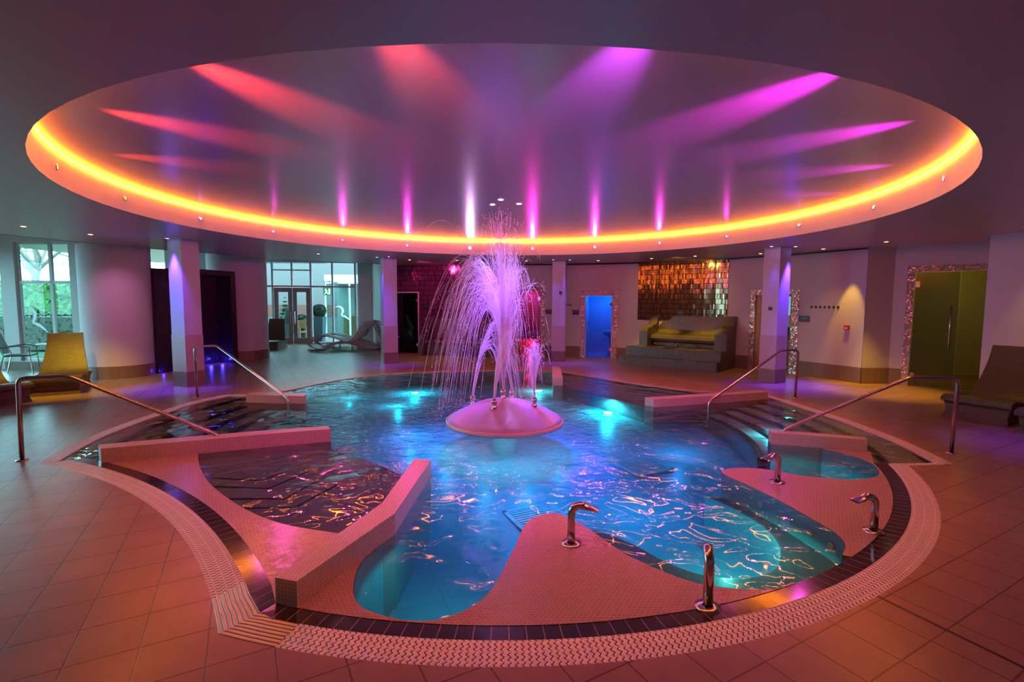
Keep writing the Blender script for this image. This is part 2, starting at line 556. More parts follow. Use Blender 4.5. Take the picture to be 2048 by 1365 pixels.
def grate_mat(name, base, straight=False, period=0.034):
    """pale plastic bars with wavy gaps; uv = (along, across)"""
    m, nt, N, L, P = new_mat(name)
    uv = N.new('ShaderNodeUVMap')
    sp = N.new('ShaderNodeSeparateXYZ'); L.new(uv.outputs[0], sp.inputs[0])

    def math_(op, a, b=None, c=None):
        n = N.new('ShaderNodeMath'); n.operation = op
        for i, v in enumerate((a, b, c)):
            if v is None: continue
            if isinstance(v, (int, float)): n.inputs[i].default_value = v
            else: L.new(v, n.inputs[i])
        return n.outputs[0]
    X, Y = sp.outputs[0], sp.outputs[1]
    if straight:
        t = Y
    else:
        t = math_('ADD', X, math_('MULTIPLY', math_('SINE', math_('MULTIPLY', Y, 2 * PI / 0.036)), 0.0065))
    fr = math_('FRACT', math_('DIVIDE', t, period))
    d = math_('ABSOLUTE', math_('SUBTRACT', fr, 0.5))
    gap = math_('SMOOTH_MIN', math_('MAXIMUM', math_('MULTIPLY', math_('SUBTRACT', d, 0.36), 16), 0.0), 1.0, 0.05)
    if not straight:
        rib = math_('ABSOLUTE', math_('SUBTRACT', math_('FRACT', math_('DIVIDE', math_('ADD', Y, 0.0), 0.067)), 0.5))
        keep = math_('GREATER_THAN', rib, 0.06)
        gap = math_('MULTIPLY', gap, keep)
    mx = N.new('ShaderNodeMixRGB')
    mx.inputs[1].default_value = (*base, 1); mx.inputs[2].default_value = (0.02, 0.01, 0.012, 1)
    L.new(gap, mx.inputs[0]); L.new(mx.outputs[0], P.inputs['Base Color'])
    b = N.new('ShaderNodeBump'); b.inputs['Strength'].default_value = 0.9; b.inputs['Distance'].default_value = 0.006
    L.new(math_('SUBTRACT', 1.0, math_('POWER', math_('MULTIPLY', d, 2.0), 2.0)), b.inputs['Height'])
    L.new(b.outputs[0], P.inputs['Normal'])
    P.inputs['Roughness'].default_value = 0.35
    return m


M['grate'] = grate_mat('pale overflow grate', (0.88, 0.78, 0.78))
M['grate_corner'] = grate_mat('cream corner grate', (0.85, 0.72, 0.48), True, 0.026)


def water_mat():
    m, nt, N, L, P = new_mat('rippled pool water')
    N.remove(P)
    out = [n for n in N if n.type == 'OUTPUT_MATERIAL'][0]
    tc = N.new('ShaderNodeTexCoord')

    def noise(scale, detail, dist=0.0, sy=1.0):
        mp = N.new('ShaderNodeMapping'); mp.inputs['Scale'].default_value = (1, sy, 1)
        L.new(tc.outputs['Object'], mp.inputs[0])
        n = N.new('ShaderNodeTexNoise'); n.inputs['Scale'].default_value = scale; n.inputs['Detail'].default_value = detail
        n.inputs['Distortion'].default_value = dist
        L.new(mp.outputs[0], n.inputs['Vector'])
        return n
    # distance from the fountain: choppier near it and beyond it
    sp = N.new('ShaderNodeVectorMath'); sp.operation = 'DISTANCE'; sp.inputs[1].default_value = (-0.6, 8.3, 0)
    L.new(tc.outputs['Object'], sp.inputs[0])
    mr = N.new('ShaderNodeMapRange'); mr.inputs[1].default_value = 1.0; mr.inputs[2].default_value = 4.2
    mr.inputs[3].default_value = 1.0; mr.inputs[4].default_value = 0.0
    L.new(sp.outputs['Value'], mr.inputs[0])
    a = noise(2.6, 2.0, 0.5)
    b = noise(9.0, 4.0, 0.6)
    ba = N.new('ShaderNodeMath'); ba.operation = 'MULTIPLY'; L.new(b.outputs[0], ba.inputs[0]); L.new(mr.outputs[0], ba.inputs[1])
    bb = N.new('ShaderNodeMath'); bb.operation = 'MULTIPLY'; bb.inputs[1].default_value = 0.8; L.new(ba.outputs[0], bb.inputs[0])
    s = N.new('ShaderNodeMath'); s.operation = 'ADD'; L.new(a.outputs[0], s.inputs[0]); L.new(bb.outputs[0], s.inputs[1])
    bp = N.new('ShaderNodeBump'); bp.inputs['Strength'].default_value = 1.0; bp.inputs['Distance'].default_value = 0.05
    L.new(s.outputs[0], bp.inputs['Height'])
    tr = N.new('ShaderNodeBsdfTransparent'); tr.inputs[0].default_value = (0.80, 0.97, 1.0, 1)
    gl = N.new('ShaderNodeBsdfGlossy'); gl.inputs['Roughness'].default_value = 0.03
    L.new(bp.outputs[0], gl.inputs['Normal'])
    fr = N.new('ShaderNodeFresnel'); fr.inputs[0].default_value = 1.33
    L.new(bp.outputs[0], fr.inputs['Normal'])
    # specks of foam where the spray lands
    fn = noise(26.0, 3.0, 0.3)
    fm = N.new('ShaderNodeMapRange'); fm.inputs[1].default_value = 0.0; fm.inputs[2].default_value = 2.6
    fm.inputs[3].default_value = 0.47; fm.inputs[4].default_value = 0.68
    L.new(sp.outputs['Value'], fm.inputs[0])
    fc = N.new('ShaderNodeMath'); fc.operation = 'SUBTRACT'; L.new(fn.outputs[0], fc.inputs[0]); L.new(fm.outputs[0], fc.inputs[1])
    fk = N.new('ShaderNodeMath'); fk.operation = 'MULTIPLY'; fk.inputs[1].default_value = 5.0; fk.use_clamp = True; L.new(fc.outputs[0], fk.inputs[0])
    fo = N.new('ShaderNodeBsdfDiffuse'); fo.inputs[0].default_value = (0.8, 0.85, 0.9, 1)
    ft = N.new('ShaderNodeBsdfTranslucent'); ft.inputs[0].default_value = (0.8, 0.9, 0.95, 1)
    fx = N.new('ShaderNodeMixShader'); fx.inputs[0].default_value = 0.5
    L.new(fo.outputs[0], fx.inputs[1]); L.new(ft.outputs[0], fx.inputs[2])
    m0 = N.new('ShaderNodeMixShader'); L.new(fk.outputs[0], m0.inputs[0]); L.new(tr.outputs[0], m0.inputs[1]); L.new(fx.outputs[0], m0.inputs[2])
    mx = N.new('ShaderNodeMixShader')
    L.new(fr.outputs[0], mx.inputs[0]); L.new(m0.outputs[0], mx.inputs[1]); L.new(gl.outputs[0], mx.inputs[2])
    L.new(mx.outputs[0], out.inputs[0])
    va = N.new('ShaderNodeVolumeAbsorption'); va.inputs[0].default_value = (0.03, 0.80, 0.92, 1); va.inputs[1].default_value = 1.25
    L.new(va.outputs[0], out.inputs[1])
    return m


M['water'] = water_mat()

# ------------------------------------------------------------------ plan of the pool
near = arc((-0.09, 6.84), 4.64, -107.8, -21.5, 40)                     # outer edge of the near lobe, left to right
K1 = near[0]
TIP_R = (4.76, 5.20)
right_side = catmull([TIP_R, (4.93, 6.05), (4.98, 6.95), (4.95, 7.9), (4.85, 8.9), (4.62, 9.45)], 6)
far_right = catmull([(4.62, 9.45), (3.84, 9.45), (3.28, 9.8), (2.4, 10.7), (1.6, 11.7), (1.2, 12.12)], 6)
far = catmull([(1.2, 12.12), (0.3, 12.3), (-0.5, 12.3), (-1.6, 12.12), (-2.5, 11.85), (-3.1, 11.5), (-3.75, 10.8), (-4.1, 10.1), (-4.4, 9.35), (-4.75, 8.95)], 5)
left_side = catmull([(-4.75, 8.95), (-5.2, 8.9), (-5.42, 8.35), (-5.45, 7.5), (-5.36, 6.4), (-5.2, 5.7), (-4.97, 5.07)], 6)
left_near = arc((-7.28, -1.54), 7.0, 70.7, 34.6, 26)
left_near[0] = (-4.97, 5.07)
left_near[-1] = K1
OUT = near + [TIP_R] + right_side[1:] + far_right[1:] + far[1:] + left_side[1:] + left_near[1:-1]
GW, DW = 0.185, 0.125
near_g = arc((-0.09, 6.84), 4.64 - GW, -107.8, -21.5, 40)
near_d = arc((-0.09, 6.84), 4.64 - GW - DW, -107.8, -21.5, 40)
ln_g = arc((-7.28, -1.54), 7.0 + GW, 69.4, 35.6, 26)
ln_d = arc((-7.28, -1.54), 7.0 + GW + DW, 69.0, 36.0, 26)
KG = (-1.385, 2.60)
KD = (-1.345, 2.70)
near_g[0] = KG; near_d[0] = KD; ln_g[-1] = KG; ln_d[-1] = KD
WZ = -0.012            # water level

# ---- floor (deck)
mb = MB()
mb.flat([(-15, -3.5), (12.6, -3.5), (12.6, 21), (-15, 21)], 0.0, [OUT])
tag(mb.build('floor', M['floor']), kind='structure')
# pool basin: floor and side walls
FZ = -0.62
mb = MB()


def fz(y): return -0.60 + 0.30 * min(1, max(0, (y - 5.0) / 4.0))


for k in range(26):
    y0, y1 = 2.0 + k * 0.4, 2.4 + k * 0.4
    mb.add([(-5.6, y0, fz(y0)), (5.2, y0, fz(y0)), (5.2, y1, fz(y1)), (-5.6, y1, fz(y1))])
tag(mb.build('pool_floor', M['basinf']), kind='structure')
mb = MB()
mb.wall(OUT, FZ, -0.005, True)
tag(mb.build('pool_side_wall', M['basin']), kind='structure')

# ---- overflow grates
def grate(path_o, path_i, label, mat='grate'):
    g = MB()
    g.band(path_o, path_i, 0.0)
    g.wall(path_o, -0.03, 0.0, flip=False)
    g.wall(path_i, -0.03, 0.0, flip=True)
    o = g.build('overflow_grate', M[mat])
    tag(o, label, 'drain grate', None)
    return o


near2 = near[2:]
near_g2 = near_g[2:]
grate(near2, near_g2, 'curved pale grate of wavy bars running around the near right edge of the pool')
grate(left_near[:-2], ln_g[:-2], 'curved pale grate of wavy bars along the inward-bowed left near edge')
# cream corner pieces with straight bars
g = MB()
g.band([left_near[-3], left_near[-2], K1], [ln_g[-3], ln_g[-2], KG], 0.001)
tag(g.build('corner_grate', M['grate_corner']), 'cream corner piece of straight bars ending the left bowed grate at the near corner', 'drain grate')
g = MB()
g.band([K1, near[1], near[2]], [KG, near_g[1], near_g[2]], 0.001)
tag(g.build('corner_grate', M['grate_corner']), 'cream corner piece of straight bars starting the long right grate beside the low wall end', 'drain grate')
# cusp pieces at both tips
rs_in = offset(right_side, 0.16)
ls_in = offset(left_side, 0.16)
grate(right_side, rs_in, 'narrow pale grate strip along the right side beyond the wide steps')
grate(left_side, ls_in, 'narrow pale grate strip along the left side by the tiled deck')
g = MB()
g.flat([near[-1], TIP_R, rs_in[0], near_g[-1]], 0.0)
tag(g.build('corner_grate', M['grate']), 'pale grate tip where the right strip meets the near ring', 'drain grate')
# pale rim at the far edges
rim = MB()
rim.band(far_right, offset(far_right, 0.07), 0.004)
rim.wall(offset(far_right, 0.07), -0.03, 0.004, flip=True)
tag(rim.build('coping', M['mosaic']), 'thin pale mosaic rim along the far right bowed edge of the pool', 'pool rim')
rim = MB()
rim.band(far, offset(far, 0.07), 0.004)
rim.wall(offset(far, 0.07), -0.03, 0.004, flip=True)
tag(rim.build('coping', M['mosaic']), 'thin pale mosaic rim along the far edge behind the fountain', 'pool rim')
# dark glazed border
g = MB()
g.band(near_g, near_d, -0.001, zb=-0.009)
tag(g.build('border_tiles', M['dark']), 'glossy dark tile band inside the near right grate', 'tile border')
g = MB()
g.band(ln_g, ln_d, -0.001, zb=-0.009)
tag(g.build('border_tiles', M['dark']), 'glossy dark tile band inside the left bowed grate', 'tile border')

# ---- ledges
cove_l = [(-0.92, 3.40), (-0.99, 3.17), (-0.97, 2.93), (-0.89, 2.72), (-0.75, 2.61), (-0.52, 2.545), (-0.33, 2.585), (-0.16, 2.75), (-0.07, 2.99),
          (0.03, 3.38), (0.12, 3.74), (0.25, 3.89), (0.40, 3.90), (0.58, 3.66), (0.78, 3.28), (0.96, 3.07), (1.15, 2.92), (1.38, 2.86), (1.6, 2.86), (1.74, 2.935)]
cove_r = [(2.28, 3.27), (2.40, 3.42), (2.45, 3.60), (2.42, 3.84), (2.35, 4.22), (2.25, 4.58), (2.15, 4.86), (2.20, 4.99), (2.40, 5.06),
          (2.64, 5.02), (2.9, 4.85), (3.2, 4.75), (3.45, 4.74), (3.68, 4.84), (3.84, 5.06), (3.91, 5.30), (3.86, 5.56), (3.70, 5.76)]
cl = catmull(cove_l, 6)
cr = catmull(cove_r, 6)


def idx_near(path, p):
    return min(range(len(path)), key=lambda i: (path[i][0] - p[0]) ** 2 + (path[i][1] - p[1]) ** 2)


i1 = idx_near(near_d, cl[-1])
i2 = idx_near(near_d, cr[0])
ledge1 = near_d[:i1 + 1] + list(reversed(cl)) + [(-1.0, 3.42), (-1.2, 2.9)]
ledge2 = near_d[i2:] + [(4.2, 5.66), (4.05, 5.72)] + list(reversed(cr))
g = MB().prism(ledge1, FZ, -0.006, bottom=False)
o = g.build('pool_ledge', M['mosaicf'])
tag(o, 'mosaic tongue between the deep near cove and the lit cove, carrying two spouts', 'ledge')
g = MB().prism(ledge2, FZ, -0.006, bottom=False)
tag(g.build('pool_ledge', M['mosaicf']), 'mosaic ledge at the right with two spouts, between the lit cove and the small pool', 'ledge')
# thin lining that gives the coves their own pale walls
g = MB()
for pth, fl in ((cl, False), (cr, False)):
    off_p = offset(pth, -0.004 if not fl else 0.004)
    g.wall(offset(pth, 0.004), FZ, -0.014, flip=False)
    g.wall(offset(pth, -0.004), FZ, -0.014, flip=True)
tag(g.build('cove_side_wall', M['basin']), kind='structure')

# left weir ledge and lounging shelf under shallow water
weir = catmull([(-3.56, 5.52), (-3.5, 5.40), (-3.25, 5.03), (-2.88, 4.58), (-2.48, 4.20), (-2.1, 3.90), (-1.75, 3.70), (-1.3, 3.56), (-0.98, 3.50)], 5)
ledge3 = ln_d[2:] + [(-1.2, 2.75), (-1.0, 3.46)] + list(reversed(weir)) + [(-4.2, 5.22)]
g = MB().prism(ledge3, FZ, -0.009, bottom=False)
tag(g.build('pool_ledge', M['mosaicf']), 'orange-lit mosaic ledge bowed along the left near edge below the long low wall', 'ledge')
shelf = weir + [(-0.9, 4.0), (-0.9, 4.75), (-1.4, 5.25), (-2.1, 5.8), (-2.6, 5.85)]
g = MB().prism(shelf, FZ, -0.075, bottom=False)
sh = g.build('lounging_shelf', M['grey'])
tag(sh, 'submerged grey lounging shelf with dark stripes left of the mid low wall', 'shelf')
for i, (a, b, c, e) in enumerate([((-3.12, 4.88), (-2.48, 4.80), (-2.30, 5.3), 0), ((-2.93, 4.64), (-2.32, 4.60), (-2.12, 5.10), 0),
                                  ((-2.62, 4.34), (-2.06, 4.35), (-1.93, 4.80), 0), ((-2.36, 4.14), (-1.88, 4.16), (-1.70, 4.70), 0)]):
    n = MB()
    pth = [a, b, c]
    n.band(offset(pth, 0.016), offset(pth, -0.016), -0.072)
    n.wall(offset(pth, 0.016), -0.076, -0.072); n.wall(offset(pth, -0.016), -0.076, -0.072)
    n.build('nosing', M['nosing'], sh)


# ---- wide steps left and right
def arc_between(c, r, y0, y1, sgn, n=14):
    """points on the circle about c from y0 to y1 on side sgn"""
    out = []
    for k in range(n + 1):
        y = y0 + (y1 - y0) * k / n
        out.append((c[0] + sgn * math.sqrt(max(0.01, r * r - (y - c[1]) ** 2)), y))
    return out


def make_steps(sgn, c, radii, ylo, yhi, label, mt):
    top = thing('pool_steps', label, 'steps', (c[0], c[1], 0))
    zs = [-0.03 - 0.036 * k for k in range(len(radii))]
    for k, r in enumerate(radii):
        inner = radii[k + 1] if k + 1 < len(radii) else None
        if inner is None: break
        a = arc_between(c, r, ylo(r), yhi(r), sgn)
        b = arc_between(c, inner, ylo(inner), yhi(inner), sgn)
        g = MB()
        g.band(a, b, zs[k])
        g.wall(b, FZ, zs[k], flip=(sgn > 0))
        t = g.build('step_tread', M[mt], top, off=(c[0], c[1], 0)); t.location = (0, 0, 0)
        n = MB()
        n.band(arc_between(c, inner + 0.075, ylo(inner), yhi(inner), sgn), b, zs[k] + 0.003)
        n.wall(b, zs[k] - 0.02, zs[k] + 0.003, flip=(sgn > 0))
        t2 = n.build('step_nosing', M['nosing'], t, off=(c[0], c[1], 0)); t2.location = (0, 0, 0)
    return top


make_steps(1, (-0.07, 7.35), [5.05, 4.62, 4.33, 4.03, 3.72, 3.40], lambda r: 5.25 if r > 4.5 else 5.95, lambda r: 8.1 + max(0, (r - 3.2)) * 0.36,
           'wide curved pool steps with dark nosings between the two right low walls', 'step')
make_steps(-1, (-0.15, 7.35), [5.32, 4.85, 4.45, 4.12, 3.80, 3.50], lambda r: 5.12 if r > 4.4 else 5.75, lambda r: 8.35 if r < 4.5 else 8.9,
           'wide curved pool steps with dark nosings between the two left low walls', 'grey')
# far right shallow shelf
fr_in = [(1.05, 10.2), (1.5, 9.5), (2.25, 8.25), (4.6, 8.95)]
g = MB().prism([(1.05, 12.15)] + list(reversed(offset(far_right, 0.01))) + [(4.5, 9.0), (2.3, 8.3), (1.7, 9.2), (1.05, 10.3)], FZ, -0.06, bottom=False)
fs = g.build('entry_shelf', M['grey'])
tag(fs, 'shallow submerged grey shelf along the far right bowed edge', 'shelf')
for q in (0.35, 0.62):
    n = MB()
    a = offset(far_right, q)[4:-6]
    n.band(a, offset(a, 0.05), -0.057)
    n.wall(a, -0.06, -0.057)
    n.build('nosing', M['nosing'], fs)
# bench inside the lit cove
bench_edge = catmull([(1.98, 4.90), (2.10, 4.66), (2.22, 4.26), (2.19, 3.89), (2.04, 3.60), (1.85, 3.43), (1.63, 3.38), (1.38, 3.42), (1.17, 3.60), (0.98, 3.88), (0.72, 4.10), (0.5, 4.05)], 5)
g = MB().prism(bench_edge + [(0.42, 3.88)] + cl[idx_near(cl, (0.42, 3.88)):] + near_d[i1:i2] + cr[:idx_near(cr, (2.15, 4.86))] , FZ, -0.24, bottom=False)
bch = g.build('underwater_bench', M['grey'])
tag(bch, 'grey submerged bench curving around the lit turquoise cove', 'bench')
g = MB().wall(offset(bench_edge, -0.004), FZ, -0.246)
g.wall(offset(bench_edge, 0.004), FZ, -0.246, flip=True)
g.build('bench_riser', M['basin'], bch)

# ---- low mosaic walls
def low_wall(pts, label, z1=0.145, z0=FZ):
    g = MB().prism(pts, z0, z1, bottom=False)
    o = g.build('low_wall', M['mosaic'], bevel=0.006)
    return tag(o, label, 'low wall')


low_wall([(-4.35, 5.12), (-3.55, 5.45), (-2.9, 5.73), (-2.23, 5.98), (-2.32, 6.13), (-3.0, 5.9), (-3.7, 5.62), (-4.5, 5.27)],
         'long low mosaic wall at the left with a handrail running down to it')
low_wall([(-1.345, 2.70), (-1.205, 2.66), (-0.865, 3.56), (-0.80, 4.80), (-0.97, 4.84), (-1.01, 3.74)],
         'bent low mosaic wall in the foreground pointing at the fountain')
low_wall([(-4.52, 8.30), (-3.48, 8.20), (-3.56, 8.46), (-4.58, 8.56)], 'short low mosaic wall at the far left steps', 0.12)
low_wall([(2.34, 8.05), (4.62, 8.80), (4.55, 8.98), (2.25, 8.24)], 'low mosaic wall at the far right side of the right steps', 0.12)
low_wall([(3.20, 5.97), (4.16, 5.66), (4.22, 5.80), (3.24, 6.12)], 'short low mosaic wall by the small round pool at the right', 0.13)
low_wall([(0.86, 10.16), (1.06, 10.16), (1.18, 11.9), (1.0, 12.14)], 'low mosaic divider at the far edge behind the fountain', 0.14)

# ---- water
g = MB()
WO = near_d + [rs_in[0]] + rs_in[1:] + offset(far_right, 0.06)[1:] + offset(far, 0.06)[1:] + ls_in[1:] + ln_d[:-1]
g.prism(WO, FZ - 0.02, WZ)
wat = g.build('pool_water', M['water'])
tag(wat, 'rippled turquoise and blue water filling the round pool', 'water')

# underwater lamps: fitting + light
def pool_lamp(x, y, z, label, col, e, tgt=None, lit=True, vertical=None):
    t = thing('pool_lamp', label, 'pool lamp', (x, y, z))
    g = MB().lathe([(0.001, 0.012), (0.075, 0.012), (0.085, 0.0)], seg=20)
    o = g.build('lens', M['lens'], t)
    g = MB().lathe([(0.085, -0.004), (0.105, 0.006), (0.11, 0.0), (0.11, -0.004)], seg=20)
    g.build('bezel', M['steel'], t)
    light('pool_glow', 'SPOT', (x, y, -0.05), col, e * 1.7, (x, y, -2), size=0.06, spot=165, blend=0.3)
    return t


M['lens'] = emissive('lamp lens', (0.5, 1.0, 0.95), 26)
AQ = (0.05, 0.85, 0.9)
TQ = (0.1, 1.0, 0.75)
BL = (0.0, 0.45, 1.0)
pool_lamp(-2.12, 10.7, -0.29, 'round underwater lamp glowing at the far left of the fountain', AQ, 28)
pool_lamp(1.75, 8.85, -0.29, 'round underwater lamp glowing before the far right low wall', AQ, 34)
pool_lamp(0.60, 11.0, -0.29, 'round underwater lamp at the foot of the far divider', TQ, 14)
for p, c, e in [((1.75, 3.85, -0.42), TQ, 13), ((1.3, 5.2, -0.3), BL, 16), ((0.1, 5.2, -0.35), BL, 16), ((-0.5, 3.4, -0.3), (0.0, .7, .8), 5),
                ((-0.35, 6.35, -0.1), (0.5, 0.85, 1.0), 10), ((0.2, 6.35, -0.1), (0.5, 0.85, 1.0), 9), ((0.7, 6.9, -0.1), (.2, .6, 1.0), 9), ((-0.95, 6.9, -0.1), (.4, .85, 1.0), 10), ((-0.1, 8.2, -.1), (.3, .8, 1), 12), ((3.2, 5.4, -0.35), AQ, 7), ((2.4, 6.9, -0.35), BL, 14), ((-1.6, 7.6, -0.35), BL, 16),
                ((-2.2, 9.4, -0.3), AQ, 16), ((0.3, 9.6, -0.3), AQ, 18), ((-3.4, 10.2, -0.35), AQ, 8), ((3.7, 6.9, -0.3), AQ, 16), ((4.3, 7.6, -.3), AQ, 4)]:
    light('pool_fill', 'SPOT', (p[0], p[1], -0.05), c, e * 0.95, (p[0], p[1], -2), size=0.0, spot=168, blend=0.25)  # fill lights added under the water to colour it, without fittings
# drains in the pool floor
def drain(x, y, label):
    t = thing('floor_drain', label, 'drain', (x, y, fz(y) + 0.004), R(25))
    f = MB()
    for s_ in ((-.3, -.3, .3, -.26), (-.3, .26, .3, .3), (-.3, -.3, -.26, .3), (.26, -.3, .3, .3)):
        f.box(s_[0], s_[1], 0.001, s_[2], s_[3], 0.02)
    f.build('frame', M['white'], t)
    f = MB()
    for k in range(11): f.box(-.26, -.25 + k * .048, 0.001, .26, -.228 + k * .048, 0.015)
    f.build('slats', M['white'], t)


drain(1.75, 6.5, 'square slatted drain on the pool floor, the right one')
drain(0.3, 5.1, 'square slatted drain on the pool floor below the fountain front')
# massage jets in the cove wall
for k, (x, y) in enumerate(((2.30, 4.42), (2.38, 4.12), (2.43, 3.86), (2.45, 3.62))):
    nm = ['first', 'second', 'third', 'last'][k]
    g = MB().ball((0, 0, 0), 0.03, 12, 6, 0.4, 1, 1)
    q = min(cr[:40], key=lambda p: abs(p[1] - y) + (9 if p[0] < 2.2 else 0))
    o = g.build('wall_jet', M['white']); o.location = (q[0] - 0.012, q[1], -0.13)
    tag(o, f'{nm} white jet nozzle from the ledge tip in the cove wall', 'jet nozzle', 'jet nozzles in the cove wall')

# ------------------------------------------------------------------ fountain
FT = thing('fountain', 'purple-lit domed fountain island with water nozzles in the pool centre', 'fountain', (-0.10, 7.02, 0))
prof = [(0.83 * (1 - k / 12), 0.045 + 0.29 * (1 - (1 - k / 12) ** 1.8)) for k in range(12)] + [(0.001, 0.335)]
MB().lathe([(0.80, 0.0), (0.83, 0.012), (0.83, 0.045)] + prof[1:], seg=64).build('dome', tiles('dome mosaic', (0.42, 0.34, 0.36), (0.38, 0.30, 0.32), (0.25, 0.2, 0.2), 0.024, 0.024, 0.1, 0.35), FT, smooth=True)
MB().lathe([(0.82, -0.03), (0.845, -0.02), (0.845, 0.03), (0.83, 0.04)], seg=64).build('rim', M['mosaic'], FT, smooth=True)
MB().lathe([(0.17, FZ), (0.17, -0.10), (0.8, -0.03)], seg=48).build('pedestal', M['basin'], FT, smooth=True)
NOZ = [(-0.48, 0.25), (-0.14, -0.35), (-0.02, 0.02), (0.42, -0.12), (0.10, 0.34)]
for nx, ny in NOZ:
    rr = math.hypot(nx, ny) / 0.83
    z0 = 0.045 + 0.29 * (1 - rr ** 1.8) - 0.02
    MB().lathe([(0.034, z0), (0.036, z0 + 0.05), (0.028, z0 + 0.055), (0.028, z0 + 0.075), (0.04, z0 + 0.08), (0.042, z0 + 0.125), (0.03, z0 + 0.13), (0.03, z0 + 0.15), (0.001, z0 + 0.15)],
               (nx, ny), 16).build('nozzle', M['steel'], FT, smooth=True)


def spray_mat():
    m, nt, N, L, P = new_mat('aerated water')
    N.remove(P)
    out = [n for n in N if n.type == 'OUTPUT_MATERIAL'][0]
    tr = N.new('ShaderNodeBsdfTransparent'); tr.inputs[0].default_value = (1, 1, 1, 1)
    tl = N.new('ShaderNodeBsdfTranslucent'); tl.inputs[0].default_value = (0.95, 0.95, 1, 1)
    df = N.new('ShaderNodeBsdfDiffuse'); df.inputs[0].default_value = (0.95, 0.95, 1, 1)
    m0 = N.new('ShaderNodeMixShader'); m0.inputs[0].default_value = 0.5
    L.new(tl.outputs[0], m0.inputs[1]); L.new(df.outputs[0], m0.inputs[2])
    m1 = N.new('ShaderNodeMixShader'); m1.inputs[0].default_value = 0.42
    L.new(tr.outputs[0], m1.inputs[1]); L.new(m0.outputs[0], m1.inputs[2])
    L.new(m1.outputs[0], out.inputs[0])
    return m


M['spray'] = spray_mat()


def jet(idx, v0, spread, n, tmax, label, rad=0.004, land=0.02, seed=1):
    """ballistic strands of one jet from nozzle idx"""
    rr = random.Random(seed)
    nx, ny = NOZ[idx]
    r2 = math.hypot(nx, ny) / 0.83
    base = Vector((-0.10 + nx, 7.02 + ny, 0.045 + 0.29 * (1 - r2 ** 1.8) + 0.13))
    g = MB()
    G = 9.81
    for k in range(n):
        sp = spread * abs(rr.gauss(0, 1)) ** 1.0
        a = rr.uniform(0, 2 * PI)
        v = Vector(v0) * rr.uniform(0.80, 1.03) ** 1.0 + Vector((cos(a) * sp, sin(a) * sp, 0))
        # flight until it lands on the water
        tf = (v.z + math.sqrt(v.z * v.z + 2 * G * (base.z - land))) / G
        te = tf * rr.uniform(*tmax)
        ts = 0.0 if rr.random() < 0.45 else te * rr.uniform(0.0, 0.6)
        r0 = rad * rr.uniform(0.5, 1.2)
        t = ts
        while t < te - 0.02:
            seglen = rr.uniform(0.10, 0.3) if t > 0.12 else 0.25
            t2 = min(te, t + seglen)
            pts, rs = [], []
            m = 6
            jx = rr.gauss(0, 0.004 + 0.010 * t)
            for i in range(m + 1):
                tt = t + (t2 - t) * i / m
                p = base + v * tt - Vector((0, 0, 0.5 * G * tt * tt)) + Vector((jx, jx * .5, 0))
                pts.append(p)
                rs.append(r0 * (0.25 + 0.75 * sin(PI * (i + 0.35) / (m + 0.7))) * (1 - 0.45 * tt / tf))
            g.tube(pts, rs, 4, cap=False)
            t = t2 + rr.uniform(0.0, 0.05) * (1 + 2 * t)
        # droplets along the path
        for _ in range(4):
            tt = rr.uniform(0.25, 1.0) * te
            p = base + v * tt - Vector((0, 0, 0.5 * G * tt * tt)) + Vector((rr.gauss(0, .035), rr.gauss(0, .035), rr.gauss(0, .02)))
            if p.z > 0.02: g.ball(p, rr.uniform(0.0025, 0.0055), 4, 3, 1, 1, rr.uniform(1, 3))
    b = base
    # solid core near the nozzle
    pts = []; rs = []
    for i in range(9):
        tt = 0.13 * i / 8
        pts.append(b + Vector(v0) * 0.95 * tt - Vector((0, 0, 0.5 * G * tt * tt))); rs.append(0.016 + 0.02 * i / 8)
    g.tube(pts, rs, 8, cap=False)
    o = g.build('water_jet', M['spray'], smooth=True, off=tuple(base))
    return tag(o, label, 'water jet')


jet(2, (-0.10, 0.0, 6.85), 0.34, 210, (0.35, 0.75), 'tallest central plume of the fountain, spraying almost to the ceiling', seed=3)
jet(1, (0.42, 0.25, 4.2), 0.14, 60, (0.5, 1.0), 'jet from the front nozzle, leaning right into the plume', seed=4)
jet(0, (0.75, 0.0, 4.6), 0.10, 60, (0.4, 0.95), 'arching jet from the left nozzle, bending right', seed=5)
jet(4, (-0.84, -0.35, 6.1), 0.21, 300, (0.55, 1.0), 'broad curtain of spray arching left from the hindmost nozzle', seed=6, rad=0.0035)
jet(3, (-0.05, 0.1, 3.9), 0.26, 120, (0.35, 0.9), 'short foaming jet from the right nozzle', seed=7)
g0 = jet(2, (0.26, 0.15, 6.0), 0.30, 190, (0.3, 0.85), 'loose right-hand shoulder of spray beside the tallest plume', seed=9)

# ------------------------------------------------------------------ ceilings
hole = arc(RC, RR, 0, 360, 96)[:-1]
EDGE = [(-9.4, 9.0), (-9.0, 10.3), (-8.45, 11.6), (-7.5, 12.9), (-6.9, 14.3), (-4.4, 15.9), (-3.98, 16.58)]
low = [(-15, -3.5), (12.6, -3.5), (12.6, 16.5), (1.0, 16.5), (-0.35, 16.5), (-3.98, 17.0)] + list(reversed(EDGE)) + [(-15, 8.0)]
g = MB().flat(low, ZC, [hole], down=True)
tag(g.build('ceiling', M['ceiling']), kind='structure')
g = MB().flat(arc(RC, RR + 0.06, 0, 360, 96)[:-1], ZR, down=True)
tag(g.build('ceiling_recess', M['recess']), kind='structure')
g = MB().wall(hole, ZC, ZR - 0.035, True, flip=True)
g.wall(list(reversed(arc(RC, RR + 0.05, 0, 360, 96)[:-1])), ZR - 0.035, ZR, True)
g.band(hole + [hole[0]], arc(RC, RR + 0.05, 0, 360, 96), ZR - 0.035)
tag(g.build('trim_1', M['fascia']), kind='structure')
